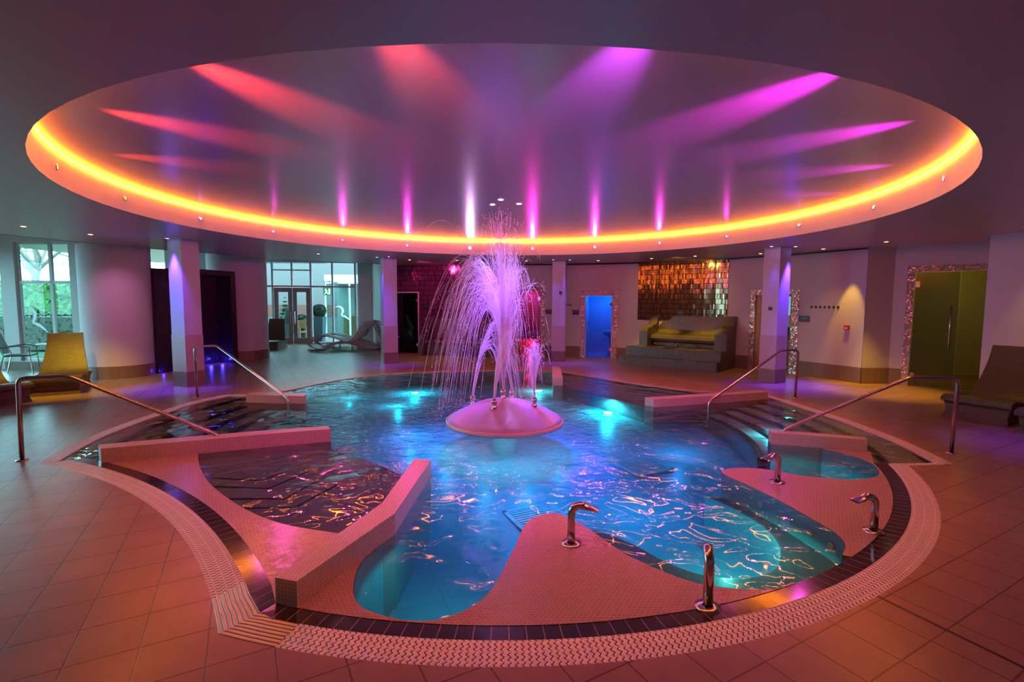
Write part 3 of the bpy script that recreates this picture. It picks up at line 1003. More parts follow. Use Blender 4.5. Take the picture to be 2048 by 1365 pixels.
# raised ceiling by the windows
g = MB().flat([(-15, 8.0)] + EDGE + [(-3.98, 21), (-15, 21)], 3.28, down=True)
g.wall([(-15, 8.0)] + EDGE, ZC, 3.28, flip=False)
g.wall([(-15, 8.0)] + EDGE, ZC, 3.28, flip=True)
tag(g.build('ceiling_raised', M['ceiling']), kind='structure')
g = MB().tube([(p[0], p[1], ZR - 0.020) for p in arc(RC, RR - 0.012, 0, 360, 140)[:-1]], 0.011, 6, closed=True)
o = g.build('led_strip', M['led'])
tag(o, 'glowing amber light strip circling the ceiling recess', 'light strip')

# rim lamps
RIMLAB = {101.2: 'brilliant blue-white starburst lamp in the recess rim, left of the fountain top', 83.6: 'bright magenta rim lamp right beside the fountain top',
          118.6: 'magenta rim lamp next left of the blue-white one', 136.0: 'magenta rim lamp second left of the blue-white one', 153.6: 'magenta rim lamp third left of the blue-white one',
          171.2: 'violet rim lamp at the left, above the blue-lit pillar', -170.9: 'unlit amber rim lamp second from the left end of the rim', -152.9: 'dim amber rim lamp at the far left end of the rim, throwing a red beam',
          66.1: 'bright magenta rim lamp above the steam room door', 48.5: 'magenta rim lamp above the bronze tiled panel', 30.9: 'magenta rim lamp left of the right pillar',
          13.0: 'magenta rim lamp just right of the right pillar', -5.1: 'magenta rim lamp second from the right end of the rim', -23.5: 'magenta rim lamp at the far right end of the rim',
          -43.0: 'magenta lamp on the right of the rim, facing away', -61.5: 'magenta lamp on the near right of the rim, facing away', -80.0: 'purple lamp on the nearest point of the rim, facing away',
          -98.0: 'red lamp on the nearest left of the rim, facing away', -115.5: 'red lamp on the near left of the rim, facing away', -134.0: 'red lamp on the left of the rim, facing away'}
for a, c, bright, e in RIM:
    ca, sa = cos(R(a)), sin(R(a))
    t = thing('rim_lamp', 'small round lamp set in the orange recess rim', 'lamp', (RC[0] + RR * ca, RC[1] + RR * sa, 3.07), R(a), 'lamps in the recess rim')
    cl_ = {MAG: 'magenta', VIO: 'violet', RED: 'red', AMB: 'unlit amber', WBL: 'blue-white'}.get(c, 'purple')
    t['label'] = RIMLAB[a]
    key = 'rim_%s_%d' % (cl_, bright)
    if key not in M: M[key] = emissive(key, tuple(min(1, x * 0.9 + 0.1 + (0.25 if bright > 50 else 0)) for x in c), bright)
    g = MB()
    n = 14
    for (x0, r0, x1, r1) in ((-0.004, 0.034, -0.012, 0.030), (-0.012, 0.030, -0.010, 0.020)):
        for k in range(n):
            a0, a1 = 2 * PI * k / n, 2 * PI * (k + 1) / n
            g.add([(x0, r0 * cos(a0), r0 * sin(a0)), (x0, r0 * cos(a1), r0 * sin(a1)), (x1, r1 * cos(a1), r1 * sin(a1)), (x1, r1 * cos(a0), r1 * sin(a0))])
    g.build('bezel', M['steel'], t)
    g = MB().add([(-0.010, 0.021 * cos(-2 * PI * k / n), 0.021 * sin(-2 * PI * k / n)) for k in range(n)])
    g.build('lens', M[key], t)


# downlights
def downlight(x, y, z, label, kind='warm', e=0.0, col=(1, .6, .2), tgt=None, cone=70, r=0.035):
    t = thing('downlight', label, 'downlight', (x, y, z))
    MB().lathe([(r + 0.018, -0.001), (r + 0.012, -0.008), (r, -0.006)], seg=16).build('bezel', M['white'], t)
    MB().lathe([(r, -0.005), (0.001, -0.005)], seg=16).build('lens', M[kind], t)
    if e:
        light('downlight_beam', 'SPOT', (x, y, z - 0.03), col, e * 3.2, tgt or (x, y, 0), 0.03, cone, 0.8)
    return t


YEL = (1.0, 0.55, 0.02)
downlight(-7.95, 8.15, ZC, 'warm downlight above the left rattan lounger, nearest the frame edge', 'warm', 120, (1, .62, .03), (-8.35, 9.2, 0.4), cone=60)
downlight(-7.67, 9.1, ZC, 'warm downlight between the left lounger and the white drum', 'warm', 22, (1, .28, .7), (-8.5, 10.7, 1.3), cone=60)
downlight(-4.9, 12.6, ZC, 'warm downlight in the ceiling before the glazed screen', 'warm', 8, (1, .55, .3))
downlight(-2.95, 14.3, ZC, 'warm downlight before the plum tiled wall, by the sauna door', 'warm', 14, YEL)
downlight(-1.6, 14.4, ZC, 'warm downlight before the plum tiled wall, behind the spray', 'warm', 14, YEL)
downlight(0.4, 14.5, ZC, 'warm downlight near the red-lit doorway', 'warm', 6, YEL)
downlight(2.44, 14.2, ZC, 'warm downlight above the blue steam room door', 'warm', 22, YEL)
downlight(3.75, 13.45, ZC, 'warm downlight left above the foot spa bench', 'warm', 110, YEL, (4.05, 14.0, 0.7), cone=40)
downlight(4.65, 12.7, ZC, 'warm downlight right above the foot spa bench', 'warm', 110, YEL, (4.95, 13.1, 0.7), cone=40)
downlight(5.96, 12.0, ZC, 'warm downlight by the wooden sauna door', 'warm', 14, YEL)
downlight(6.78, 10.9, ZC, 'warm downlight beside the right pillar, before the hooks', 'warm', 10, YEL)
downlight(7.17, 9.6, ZC, 'warm downlight before the angled corner at the right', 'warm', 130, YEL, (7.3, 9.7, 0), cone=56)
downlight(7.9, 7.7, ZC, 'warm downlight at the right frame edge above the loungers', 'warm', 14, YEL)
light('wall_washer', 'SPOT', (7.12, 10.62, 2.86), YEL, 150, (7.32, 10.82, 1.0), 0.02, 34, 0.6)
for p in ((-0.32, 8.0), (-0.18, 7.62), (0.1, 7.93)):
    lab = {(-0.32, 8.0): 'left', (-0.18, 7.62): 'middle', (0.1, 7.93): 'right'}[p]
    downlight(p[0], p[1], ZR, f'cold white downlight over the fountain, the {lab} of three', 'coldw') if 'coldw' in M else None
M['coldw'] = emissive('cold lamp', (0.75, 0.75, 1.0), 30)
for p, lab in (((-0.32, 8.0), 'left'), ((-0.18, 7.62), 'middle'), ((0.1, 7.93), 'right')):
    downlight(p[0], p[1], ZR, f'cold white downlight over the fountain, the {lab} of three', 'coldw')

# ------------------------------------------------------------------ walls
WR = 8.15


def wp(phi, r=WR): return (RC[0] + r * cos(R(phi)), RC[1] + r * sin(R(phi)))


class Skip: pass


def curved_wall(name, phis, z0, z1, mat, thick=0.0, r=WR):
    a, b = phis
    n = max(2, int(abs(b - a) / 2))
    g = MB()
    p = [wp(a + (b - a) * k / n, r) for k in range(n + 1)]
    g.wall(p, z0, z1, flip=False)
    g.wall(p, z0, z1, flip=True) if thick else None
    if thick:
        q = [wp(a + (b - a) * k / n, r - thick) for k in range(n + 1)]
        g.wall(q, z0, z1, flip=False)
        g.band(p, q, z1)
        g.wall([p[0], q[0]], z0, z1); g.wall([p[-1], q[-1]], z0, z1, flip=True)
    return g.build(name, M[mat])


# back wall around the pool with openings: red door, blue door, wood door
RED_D = (88.04, 83.1); BLU_D = (73.5, 67.35); WOOD_D = (39.3, 32.95)
DH = {'red': 2.10, 'blue': 1.94, 'wood': 1.92}
segs = [((21.6, 32.95), 0), ((32.95, 39.3), 1.92), ((39.3, 67.35), 0), ((67.35, 73.5), 1.94), ((73.5, 83.1), 0), ((83.1, 88.04), 2.10), ((88.04, 91.8), 0)]
g = MB()
for (a, b), zz in segs:
    n = max(2, int(abs(b - a) / 2))
    p = [wp(a + (b - a) * k / n) for k in range(n + 1)]
    g.wall(p, zz, ZC)
    g.wall([wp(a + (b - a) * k / n, WR + 0.12) for k in range(n + 1)], zz, ZC, flip=True)
    if zz:
        g.band(p, [wp(a + (b - a) * k / n, WR + 0.12) for k in range(n + 1)], zz)
        g.wall([wp(a), wp(a, WR + .12)], 0, zz); g.wall([wp(b), wp(b, WR + .12)], 0, zz)
tag(g.build('wall_back', M['wall']), kind='structure')
# skirting pieces
for k, (a, b) in enumerate(((21.6, 31.75), (40.2, 44.3), (62.3, 66.4), (74.4, 82.2), (89.0, 91.8))):
    o = curved_wall('baseboard_back', (a, b), 0, 0.34, 'skirt', 0.02)
    tag(o, kind='structure')
# gold panel
o = curved_wall('wall_gold_tiled', (44.37, 62.1), 1.2, 2.89, 'gold', 0.02)
tag(o, kind='structure')


def line_wall(name, pts, z0, z1, mat, flip=False, both=True, kind='structure'):
    g = MB().wall(pts, z0, z1, flip=flip)
    if both: g.wall(offset(pts, 0.1 if flip else -0.1), z0, z1, flip=not flip)
    o = g.build(name, M[mat])
    return tag(o, kind=kind)


g = MB().wall([wp(21.6 + k * 2, WR - 0.02) for k in range(36)], 2.865, 2.9); g.wall([wp(21.6 + k * 2, WR - 0.02) for k in range(36)], 2.865, 2.9, flip=True)
tag(g.build('wall_shadow_line', M['black']), kind='structure')  # black strip standing in for the shade of the wall-top gap
g = MB(); g.band([(-15, 7.97)] + [(x + .02, y - .03) for x, y in EDGE], [(-15, 7.90)] + [(x + .06, y - .09) for x, y in EDGE], ZC - 0.003)
g2 = MB(); g2.v, g2.f, g2.uv = g.v, [tuple(reversed(f)) for f in g.f], [list(reversed(u)) for u in g.uv]
tag(g2.build('ceiling_shadow_line', M['black']), kind='structure')  # black band standing in for the shade in the ceiling-edge slot
# plum tiled wall with the sauna doorway
PA, PB = Vector((-4.0, 16.6)), Vector((-0.35, 15.7))
pd = (PB - PA).normalized()
def pl(s, d=0.0): return (PA.x + pd.x * s + pd.y * d, PA.y + pd.y * s - pd.x * d)      # d>0 is into the room
g = MB()
for (a, b, z0) in ((-0.2, 0.08, 0), (0.08, 0.95, 2.04), (0.95, 3.66, 0)):
    g.wall([pl(a), pl(b)], z0, ZC, flip=False)
tag(g.build('wall_plum_tiled', M['plum']), kind='structure')
g = MB().wall([pl(3.66), pl(3.80)], 0, ZC)
tag(g.build('wall_plum_end', M['wall']), kind='structure')
# corner wall, alcove and right wall
CW = [(7.51, 10.55), (8.1, 10.62)]
AL0, AL1 = Vector((8.1, 10.55)), Vector((9.5, 9.3))
ad_ = (AL1 - AL0).normalized()
def al(s, d=0.0): return (AL0.x + ad_.x * s + ad_.y * d, AL0.y + ad_.y * s - ad_.x * d)
line_wall('wall_corner', [(8.1, 10.55), (7.51, 10.53)], 0, ZC, 'wall', both=False)
line_wall('baseboard_corner', [(8.1, 10.53), (7.50, 10.51)], 0, 0.34, 'skirt', both=False)
g = MB()
g.wall([al(0.33), al(0)], 0, ZC); g.wall([al(1.9), al(0.33)], 2.38, ZC)
tag(g.build('wall_alcove', M['wall']), kind='structure')
g = MB().wall([al(0.22, 0.012), al(0.0, 0.012)], 0, 0.34)
tag(g.build('baseboard_alcove', M['skirt']), kind='structure')
g = MB()
g.wall([(8.15, -3.5), (8.32, 8.72)], 0, ZC, flip=True); g.wall([(8.32, 8.72), (12.4, 10.2)], 0, ZC, flip=True)
g.wall([(8.15, -3.5), (8.32, 8.72)], 0, ZC)
tag(g.build('wall_right', M['wall']), kind='structure')
g = MB().wall([(8.13, -3.5), (8.30, 8.72)], 0, 0.34); g.wall([(8.13, -3.5), (8.30, 8.72)], 0, 0.34, flip=True)
tag(g.build('baseboard_right', M['skirt']), kind='structure')
# room behind the big glass door
g = MB().wall([(9.0, 11.9), (12.4, 11.9), (12.4, 10.2)], 0, ZC, flip=True)
g.wall([(8.1, 10.7), (9.0, 11.9)], 0, ZC, flip=True)
g.wall([(9.0, 11.9), (12.4, 11.9), (12.4, 10.2)], 0, ZC)
tag(g.build('wall_lobby', M['wall']), kind='structure')
light('lobby_lamp', 'POINT', (10.2, 10.6, 2.6), (0.65, 0.6, 0.08), 12, size=0.1)
# camera-side and left walls
line_wall('wall_front', [(12.6, -3.4), (-15, -3.4)], 0, ZC, 'wall', both=False)

# left wall with tall windows (out of frame, the daylight comes through them)
g = MB()
XL = -14.4
wins = [(4.4, 6.6), (7.0, 9.2), (9.6, 11.6)]
ys = [-3.4] + [q for ab in wins for q in ab] + [12.05]
for i in range(0, len(ys), 2): g.wall([(XL, ys[i + 1]), (XL, ys[i])], 0, 3.28)
for a, b in wins:
    g.wall([(XL, b), (XL, a)], 0, 0.2); g.wall([(XL, b), (XL, a)], 2.8, 3.28)
tag(g.build('wall_left', M['wall']), kind='structure')
for k, (a, b) in enumerate(wins):
    g = MB().wall([(XL - 0.02, b), (XL - 0.02, a)], 0.2, 2.8)
    tag(g.build(f'window_{k + 2}', M['glass']), kind='structure')
# window wall at the left of the picture
LW0, LW1 = Vector((-12.8, 12.05)), Vector((-10.6, 11.9))
lwd = (LW1 - LW0).normalized()
def lw(s, d=0.0): return (LW0.x + lwd.x * s + lwd.y * d, LW0.y + lwd.y * s - lwd.x * d)
g = MB()
g.wall([(-14.4, 12.1), lw(0.42)], 0, 0.2); g.wall([(-14.4, 12.1), lw(-1.4)], 0, 3.28); g.wall([lw(0.42), lw(0.8)], 0, 3.28); g.wall([lw(0.42, -.15), lw(0.42)], 0, 3.28)
g.wall([lw(0.8), lw(0.8, -0.15)], 0, 3.28)
g.wall([(-14.4, 12.1), lw(2.4)], 3.08, 3.28); g.wall([lw(0.8), lw(2.22)], 0, 0.22); g.wall([lw(2.22, -.15), lw(2.22)], 0, 3.28)
g.wall([lw(2.22), (-9.95, 11.86), (-9.5, 11.6)], 0, 3.28)
tag(g.build('wall_window_side', M['white']), kind='structure')
g = MB().wall([lw(2.2, 0.02), (-9.93, 11.83), (-9.5, 11.56)], 0, 0.27); g.wall([lw(0.4, .02), lw(2.2, 0.02)], 0, 0.2)
tag(g.build('baseboard_window', M['skirt']), kind='structure')
g = MB().wall([lw(-1.45, -.08), lw(2.22, -0.08)], 0.2, 3.1)
tag(g.build('window_1', M['glass']), kind='structure')
g = MB()
def fb(g, s0, s1, z0, z1, f, d0=-0.11, d1=-0.05):
    q = [f(s0, d0), f(s1, d0), f(s1, d1), f(s0, d1)]
    g.prism(q, z0, z1)
fb(g, 1.64, 1.71, 0.2, 3.1, lw); fb(g, 0.8, 2.22, 2.10, 2.17, lw); fb(g, 0.8, 0.86, .2, 3.1, lw); fb(g, 2.16, 2.22, .2, 3.1, lw)
fb(g, 0.8, 2.22, 0.2, 0.27, lw); fb(g, .8, 2.22, 3.04, 3.1, lw)
tag(g.build('window_1_frame', M['frame']), kind='structure')


def vinyl():
    m, nt, N, L, P = new_mat('white vinyl')
    N.remove(P)
    out = [n for n in N if n.type == 'OUTPUT_MATERIAL'][0]
    tl = N.new('ShaderNodeBsdfTranslucent'); tl.inputs[0].default_value = (0.95, 0.95, 0.95, 1)
    df = N.new('ShaderNodeBsdfDiffuse'); df.inputs[0].default_value = (0.95, 0.95, 0.95, 1)
    mx = N.new('ShaderNodeMixShader'); mx.inputs[0].default_value = 0.3
    L.new(tl.outputs[0], mx.inputs[1]); L.new(df.outputs[0], mx.inputs[2]); L.new(mx.outputs[0], out.inputs[0])
    return m


M['logo'] = vinyl()
# swoosh mark on the glass
def swoosh(name, f, s, z, sc_, d, label):
    pts = [(0.0, 0.60, .02), (0.12, 0.64, .05), (0.27, 0.60, .09), (0.36, 0.47, .11), (0.35, 0.33, .10), (0.30, 0.22, .07), (0.33, 0.17, .06), (0.45, 0.13, .09), (0.6, 0.03, .07), (0.75, -0.10, .02)]
    P = catmull([(a, b) for a, b, c in pts], 4)
    Wd = catmull([(c, 0) for a, b, c in pts], 4)
    g = MB()
    A = [(P[i][0] , P[i][1] + Wd[i][0] / 2) for i in range(len(P))]
    B = [(P[i][0] , P[i][1] - Wd[i][0] / 2) for i in range(len(P))]
    nrm = offset(P, 1.0)
    for i in range(len(P) - 1):
        def q(j, sg):
            nx, nz = nrm[j][0] - P[j][0], nrm[j][1] - P[j][1]
            x, zz = P[j][0] + nx * sg * Wd[j][0] / 2, P[j][1] + nz * sg * Wd[j][0] / 2
            w_ = f(s + x * sc_, d)
            return (w_[0], w_[1], z + zz * sc_)
        g.add([q(i, -1), q(i + 1, -1), q(i + 1, 1), q(i, 1)])
    o = g.build(name, M['logo'])
    return tag(o, label, 'window sticker')


swoosh('window_sticker', lw, 0.92, 1.0, 0.82, -0.03, 'white curling swoosh sticker on the left window above the patio chairs')

# drum columns
def drum(x, y, r, z1, label):
    t = thing('round_column', label, 'column', (x, y, 0))
    MB().lathe([(r, 0.27), (r, z1)], seg=64).build('shaft', M['wall'], t, smooth=True)
    MB().lathe([(r + 0.015, 0.0), (r + 0.015, 0.27), (r, 0.27)], seg=64).build('skirting', M['skirt'], t, smooth=False)


drum(-8.95, 11.22, 0.66, ZC, 'wide white round column beside the left lounger')
drum(-8.10, 14.65, 0.78, ZC + .37, 'pink-lit round column right of the dark shower')

# dark shower enclosure between the columns
SA, SB = Vector((-8.22, 11.55)), Vector((-7.60, 13.5))
sd = (SB - SA).normalized()
def sh_(s, d=0.0): return (SA.x + sd.x * s + sd.y * d, SA.y + sd.y * s - sd.x * d)
SHW = thing('mosaic_shower', 'dark mosaic shower recess with blue floor light between two round columns', 'shower', (SA.x, SA.y, 0))
def shp(g, name, mat): o = g.build(name, M[mat], SHW, off=(SA.x, SA.y, 0)); o.location = (0, 0, 0); return o
g = MB()
g.prism([sh_(-0.1, 0), sh_(0.95, 0), sh_(0.95, -0.12), sh_(-0.1, -0.12)], 0.0, 2.45)
shp(g, 'front_wall', 'darkmos')
g = MB()
g.prism([sh_(1.98, 0), sh_(2.14, 0), sh_(2.14, -0.5), sh_(1.98, -0.5)], 0.0, 2.5)
shp(g, 'side_wall', 'darkmos')
g = MB().prism([sh_(0.95, 0), sh_(1.98, 0), sh_(1.98, -0.12), sh_(0.95, -0.12)], 2.36, 2.5)
shp(g, 'lintel', 'darkmos')
g = MB().prism([sh_(0.6, -0.5), sh_(2.1, -0.5), sh_(2.1, -0.58), sh_(0.6, -0.58)], 0.0, 2.5)
shp(g, 'back_wall', 'darkmos')
for q in (1.15, 1.5, 1.85):
    light('shower_floor_light', 'POINT', (*sh_(q, -0.25), 0.10), (0.05, 0.03, 1.0), 4.0, size=0.03)
light('shower_floor_light', 'POINT', (*sh_(-0.05, 0.08), 0.06), (0.05, 0.03, 1.0), 1.0, size=0.02)
# white wall and high window beyond the shower
g = MB().wall([(-10.6, 15.2), (-8.3, 15.4)], 0, 3.28)
g.wall([(-10.0, 11.9), (-11.5, 13.5), (-10.6, 15.2)], 0, 2.3)
g.wall([(-10.6, 15.2), (-10.25, 19.2)], 0, 3.28); g.wall([(8.1, 10.57), (8.1, 10.75)], 0, 3.28)
tag(g.build('wall_behind_shower', M['white']), kind='structure')
g = MB()
g.box(-9.5, 15.12, 2.65, -9.1, 15.14, 3.12)
o = g.build('access_panel', M['white']); tag(o, 'square white access panel high on the wall above the shower', 'access panel')

# glazed screen
GS0, GS1 = Vector((-10.2, 19.17)), Vector((-5.4, 19.9))
gsd = (GS1 - GS0).normalized()
def gs(s, d=0.0): return (GS0.x + gsd.x * s + gsd.y * d, GS0.y + gsd.y * s - gsd.x * d)
S0 = 0.8          # old axis offset
g = MB().wall([gs(0), gs(0.92)], 0.0, 3.28); g.wall([gs(2.30), gs(4.1)], 0, 3.28); g.wall([gs(.92), gs(2.30)], 2.25, 3.28)
tag(g.build('window_5', M['glass']), kind='structure')
g = MB()
for s_ in (0.90, 2.32, 3.13, 4.0): fb(g, s_ - 0.035, s_ + 0.035, 0, 3.28, gs, -0.04, 0.05)
for s_ in (1.62,): fb(g, s_ - 0.03, s_ + 0.03, 2.25, 3.28, gs, -0.04, 0.05)
fb(g, 0, 4.0, 2.24, 2.31, gs, -0.04, 0.05); fb(g, 0.9, 2.32, 2.88, 2.93, gs, -0.04, 0.05); fb(g, 0, 4.0, 0, 0.06, gs, -0.04, 0.04) if False else None
fb(g, 2.32, 4.0, 0, 0.08, gs, -0.04, 0.05); fb(g, 0, .9, 0, 0.08, gs, -0.04, 0.05); fb(g, 0, 4.0, 3.2, 3.28, gs, -0.04, 0.05)
tag(g.build('window_5_frame', M['frame']), kind='structure')
for k, (a, b) in enumerate(((0.95, 1.61), (1.63, 2.28))):
    t = thing('glazed_door', ['left leaf of the grey-framed double door to the courtyard', 'right leaf of the grey-framed double door to the courtyard'][k], 'door', (*gs(a), 0))
    def P_(g, name, mat):
        o = g.build(name, M[mat], t, off=(*gs(a), 0)); o.location = (0, 0, 0); return o
    g = MB()
    fb(g, a, a + 0.15, 0.01, 2.22, gs, -0.03, 0.03); fb(g, b - 0.15, b, 0.01, 2.22, gs, -0.03, 0.03)
    fb(g, a + .15, b - .15, 0.01, 0.26, gs, -0.03, 0.03); fb(g, a + .15, b - .15, 2.05, 2.22, gs, -0.03, 0.03)
    P_(g, 'frame', 'doorframe')
    P_(MB().wall([gs(a + .15), gs(b - .15)], 0.26, 2.05), 'pane', 'glass')
    hs = b - 0.07 if k == 0 else a + 0.07
    g = MB().tube([(*gs(hs, 0.03), 0.78), (*gs(hs, 0.08), 0.80), (*gs(hs, 0.08), 1.30), (*gs(hs, 0.03), 1.32)], 0.014, 8)
    P_(g, 'handle', 'steel')
swoosh('window_sticker', gs, 3.22, 1.0, 0.78, 0.02, 'white curling swoosh sticker on the glazed screen behind the wave loungers')
# pier right of the screen, and side wall back to the plum wall
g = MB().wall([gs(4.04), gs(4.45), gs(4.45, 0.5), gs(4.7, .5)], 0, 3.28)
g.wall([gs(4.7, .5), (-4.15, 16.7)], 0, 3.28)
tag(g.build('wall_screen_pier', M['white']), kind='structure')

# pillars
def pillar(cx_, cy_, label, zt=ZC, blue=None, half=0.185):
    a = math.atan2(cy_ - RC[1], cx_ - RC[0])
    t = thing('square_pillar', label, 'pillar', (cx_, cy_, 0), a)
    h = half
    MB().box(-h, -h, 1.03, h, h, zt).build('shaft', M['wall'], t)
    MB().box(-h - .006, -h - .006, 0.30, h + .006, h + .006, 1.03).build('mosaic_band', M['mosaic'], t)
    MB().box(-h - .01, -h - .01, 0.0, h + .01, h + .01, 0.30).build('skirting', M['skirt'], t)
    return t, a


def centre_from_corner(x, y, sgn):
    """centre of a radial square pillar from the corner nearest the camera"""
    a = math.atan2(y - RC[1], x - RC[0])
    h = 0.185
    # corner = centre + R(a)*(-h, sgn*h)
    return (x - (-h * cos(a) - sgn * h * sin(a)), y - (-h * sin(a) + sgn * h * cos(a)))


p1 = centre_from_corner(-6.41, 9.67, 1)
pillar(*p1, 'square pillar at the left with blue light down its side, beside the shower')
p2 = centre_from_corner(-3.49, 13.49, 1)
pillar(*p2, 'square pillar between the glazed screen and the plum tiled wall')
p3 = centre_from_corner(1.50, 14.15, -1)
t3, a3 = pillar(*p3, 'square pillar left of the blue steam room door')
p4 = centre_from_corner(5.6, 10.45, -1)
t4, a4 = pillar(*p4, 'square pillar at the right in front of the wooden sauna door')
BLU = (0.12, 0.04, 1.0)
for (x_, y_, e, lab) in ((-6.64, 9.62, 220, 'blue downlight washing the left face of the left pillar'),
                         (-3.66, 13.48, 50, 'blue downlight left of the pillar by the plum wall'), (-3.30, 13.32, 20, 'blue downlight right of the pillar by the plum wall'),
                         (1.14, 14.0, 20, 'blue downlight left of the pillar by the steam room'), (1.62, 14.05, 50, 'blue downlight right of the pillar by the steam room'),
                         (5.42, 10.46, 14, 'blue downlight left of the right pillar'), (5.93, 10.47, 230, 'blue downlight washing the right face of the right pillar')):
    downlight(x_, y_, ZC, lab, 'blueled', e, BLU, cone=46, r=0.03)
for (x_, y_) in ((-6.3, 9.5), (5.3, 10.1), (6.1, 9.9), (-3.3, 13.2), (1.4, 13.6), (6.4, 5.9)):
    light('floor_wash', 'SPOT', (x_, y_, ZC - 0.05), (0.16, 0.03, 1.0), 240, (x_, y_ - .1, 0), 0.03, 50, 1.0)

# items on pillars
t = thing('wall_speaker', 'round dark sounder on the pillar left of the steam room door', 'speaker', (0, 0, 0))
a = a3
def on_pillar(p, a, u, z): return (p[0] - cos(a) * 0.192 + sin(a) * u * -1 * -1, p[1] - sin(a) * 0.192 - cos(a) * u, z)
q = on_pillar(p3, a3, 0.06, 1.98)
t.location = q; t.rotation_euler = (0, 0, a3)
g = MB(); n = 16
for (x0, r0, x1, r1) in ((0, .045, -.015, .045), (-.015, .045, -.02, .03)):
    for k in range(n):
        u0, u1 = 2 * PI * k / n, 2 * PI * (k + 1) / n
        g.add([(x0, r0 * cos(u0), r0 * sin(u0)), (x0, r0 * cos(u1), r0 * sin(u1)), (x1, r1 * cos(u1), r1 * sin(u1)), (x1, r1 * cos(u0), r1 * sin(u0))])
g.build('rim', M['black'], t)
MB().add([(-0.019, 0.03 * cos(-2 * PI * k / n), 0.03 * sin(-2 * PI * k / n)) for k in range(n)]).build('cone', M['sign'], t)
q = on_pillar(p4, a4, 0.02, 1.60)
o = MB().box(-0.02, -0.035, -0.035, 0.0, 0.035, 0.035).build('wall_switch', M['black'], bevel=0.004); o.location = q; o.rotation_euler = (0, 0, a4)
tag(o, 'small black switch box on the right pillar', 'switch')


# things on the curved back wall
def on_wall(name, phi, z, label, cat, build, d=0.0, group=None):
    p = wp(phi, WR - d)
    t = thing(name, label, cat, (p[0], p[1], z), R(phi) + PI / 2, group)
    build(t)
    return t


def sign(w_, h_):
    def b(t):
        p_ = MB().box(-w_ / 2, -0.0, -h_ / 2, w_ / 2, 0.018, h_ / 2).build('plate', M['sign'], t, bevel=0.003)
        g = MB()
        g.box(-w_ * .32, 0.018, h_ * .05, w_ * .30, 0.0195, h_ * .15)
        g.build('lettering', M['signtext'], p_)
    return b


on_wall('door_sign', 30.8, 1.35, 'dark sign plate right of the wooden sauna door', 'sign', sign(0.24, 0.14))
on_wall('door_sign', 75.4, 1.40, 'dark sign plate left of the blue steam room door', 'sign', sign(0.20, 0.15))
on_wall('door_sign', 81.4, 1.41, 'dark sign plate right of the red-lit doorway', 'sign', sign(0.20, 0.14))
on_wall('door_sign', 53.3, 1.43, 'dark sign plate on the bronze tiles above the foot spa', 'sign', sign(0.20, 0.14), 0.02)
p = pl(1.2, 0.0)
t = thing('door_sign', 'dark sign plate on the plum tiles right of the dark sauna door', 'sign', (p[0], p[1], 1.56), math.atan2(pd.y, pd.x) + PI)
sign(0.24, 0.14)(t)


def hook(t):
    p_ = MB().box(-0.018, 0, -0.03, 0.018, 0.012, 0.03).build('backplate', M['black'], t)
    MB().tube([(0, 0.01, 0.0), (0, 0.05, -0.005), (0, 0.065, 0.02)], 0.007, 6).build('peg', M['steel'], p_)


for k in range(7):
    nm = ['leftmost', 'second', 'third', 'middle', 'fifth', 'sixth', 'rightmost'][k]
    on_wall('coat_hook', 29.75 - k * 0.7, 1.63, f'{nm} of the seven coat hooks in a row on the right wall', 'hook', hook, group='coat hooks on the right wall')
for k in range(3):
    nm = ['left', 'middle', 'right'][k]
    on_wall('coat_hook', 77.5 - k * 0.5, 1.63, f'{nm} hook of the three beside the steam room pillar', 'hook', hook, group='coat hooks by the steam room')


def alarm(t):
    p_ = MB().box(-0.05, 0, -0.05, 0.05, 0.05, 0.05).build('housing', M['red'], t, bevel=0.006)
    MB().box(-0.032, 0.05, -0.03, 0.032, 0.053, 0.0).build('panel', M['white'], p_)


on_wall('fire_alarm_point', 24.0, 1.19, 'red fire alarm call point on the yellow-lit wall', 'fire alarm', alarm)


def dispenser(t):
    MB().box(-0.14, 0, -0.08, 0.14, 0.06, 0.08).build('box', M['pinkbox'], t, bevel=0.006)
    g = MB()
    for k in range(6): g.box(-0.09 + k * 0.03, 0.01, -0.36 + (k % 3) * 0.05, -0.06 + k * 0.03, 0.03, -0.09)
    g.build('leaflets', M['steel'], t)


M['pinkbox'] = plain('pink notice board', (0.8, 0.05, 0.25), 0.4)
on_wall('notice_box', 91.0, 1.71, 'bright pink wall box with leaflets behind the fountain spray', 'wall box', dispenser)


# door surrounds and doors
def surround(phi0, phi1, in0, in1, zt, ztin, name):
    g = MB()
    for (a, b, z0, z1) in ((phi0, in0, 0, zt), (in1, phi1, 0, zt), (in0, in1, ztin, zt)):
        p = [wp(a + (b - a) * k / 3, WR - 0.015) for k in range(4)]
        g.wall(p, z0, z1, flip=True); g.wall(p, z0, z1)
    o = g.build(name, M['sparkle'])
    return tag(o, kind='structure')


surround(31.8, 40.2, 32.95, 39.3, 2.05, 1.92, 'trim_2')
surround(66.4, 74.4, 67.35, 73.5, 2.06, 1.94, 'trim_3')
surround(82.2, 89.05, 83.1, 88.04, 2.22, 2.10, 'trim_4')


def niche(name, a, b, zt, depth, mat):
    g = MB()
    p = [wp(a, WR + .1), wp(a - .3, WR + depth), wp(b + .3, WR + depth), wp(b, WR + .1)]
    g.wall(p, 0, zt + .3); g.wall(p, 0, zt + .3, flip=True)
    g.flat(p, zt + .29); g.flat(p, 0.003)
    o = g.build(name, M[mat])
    return tag(o, kind='structure')


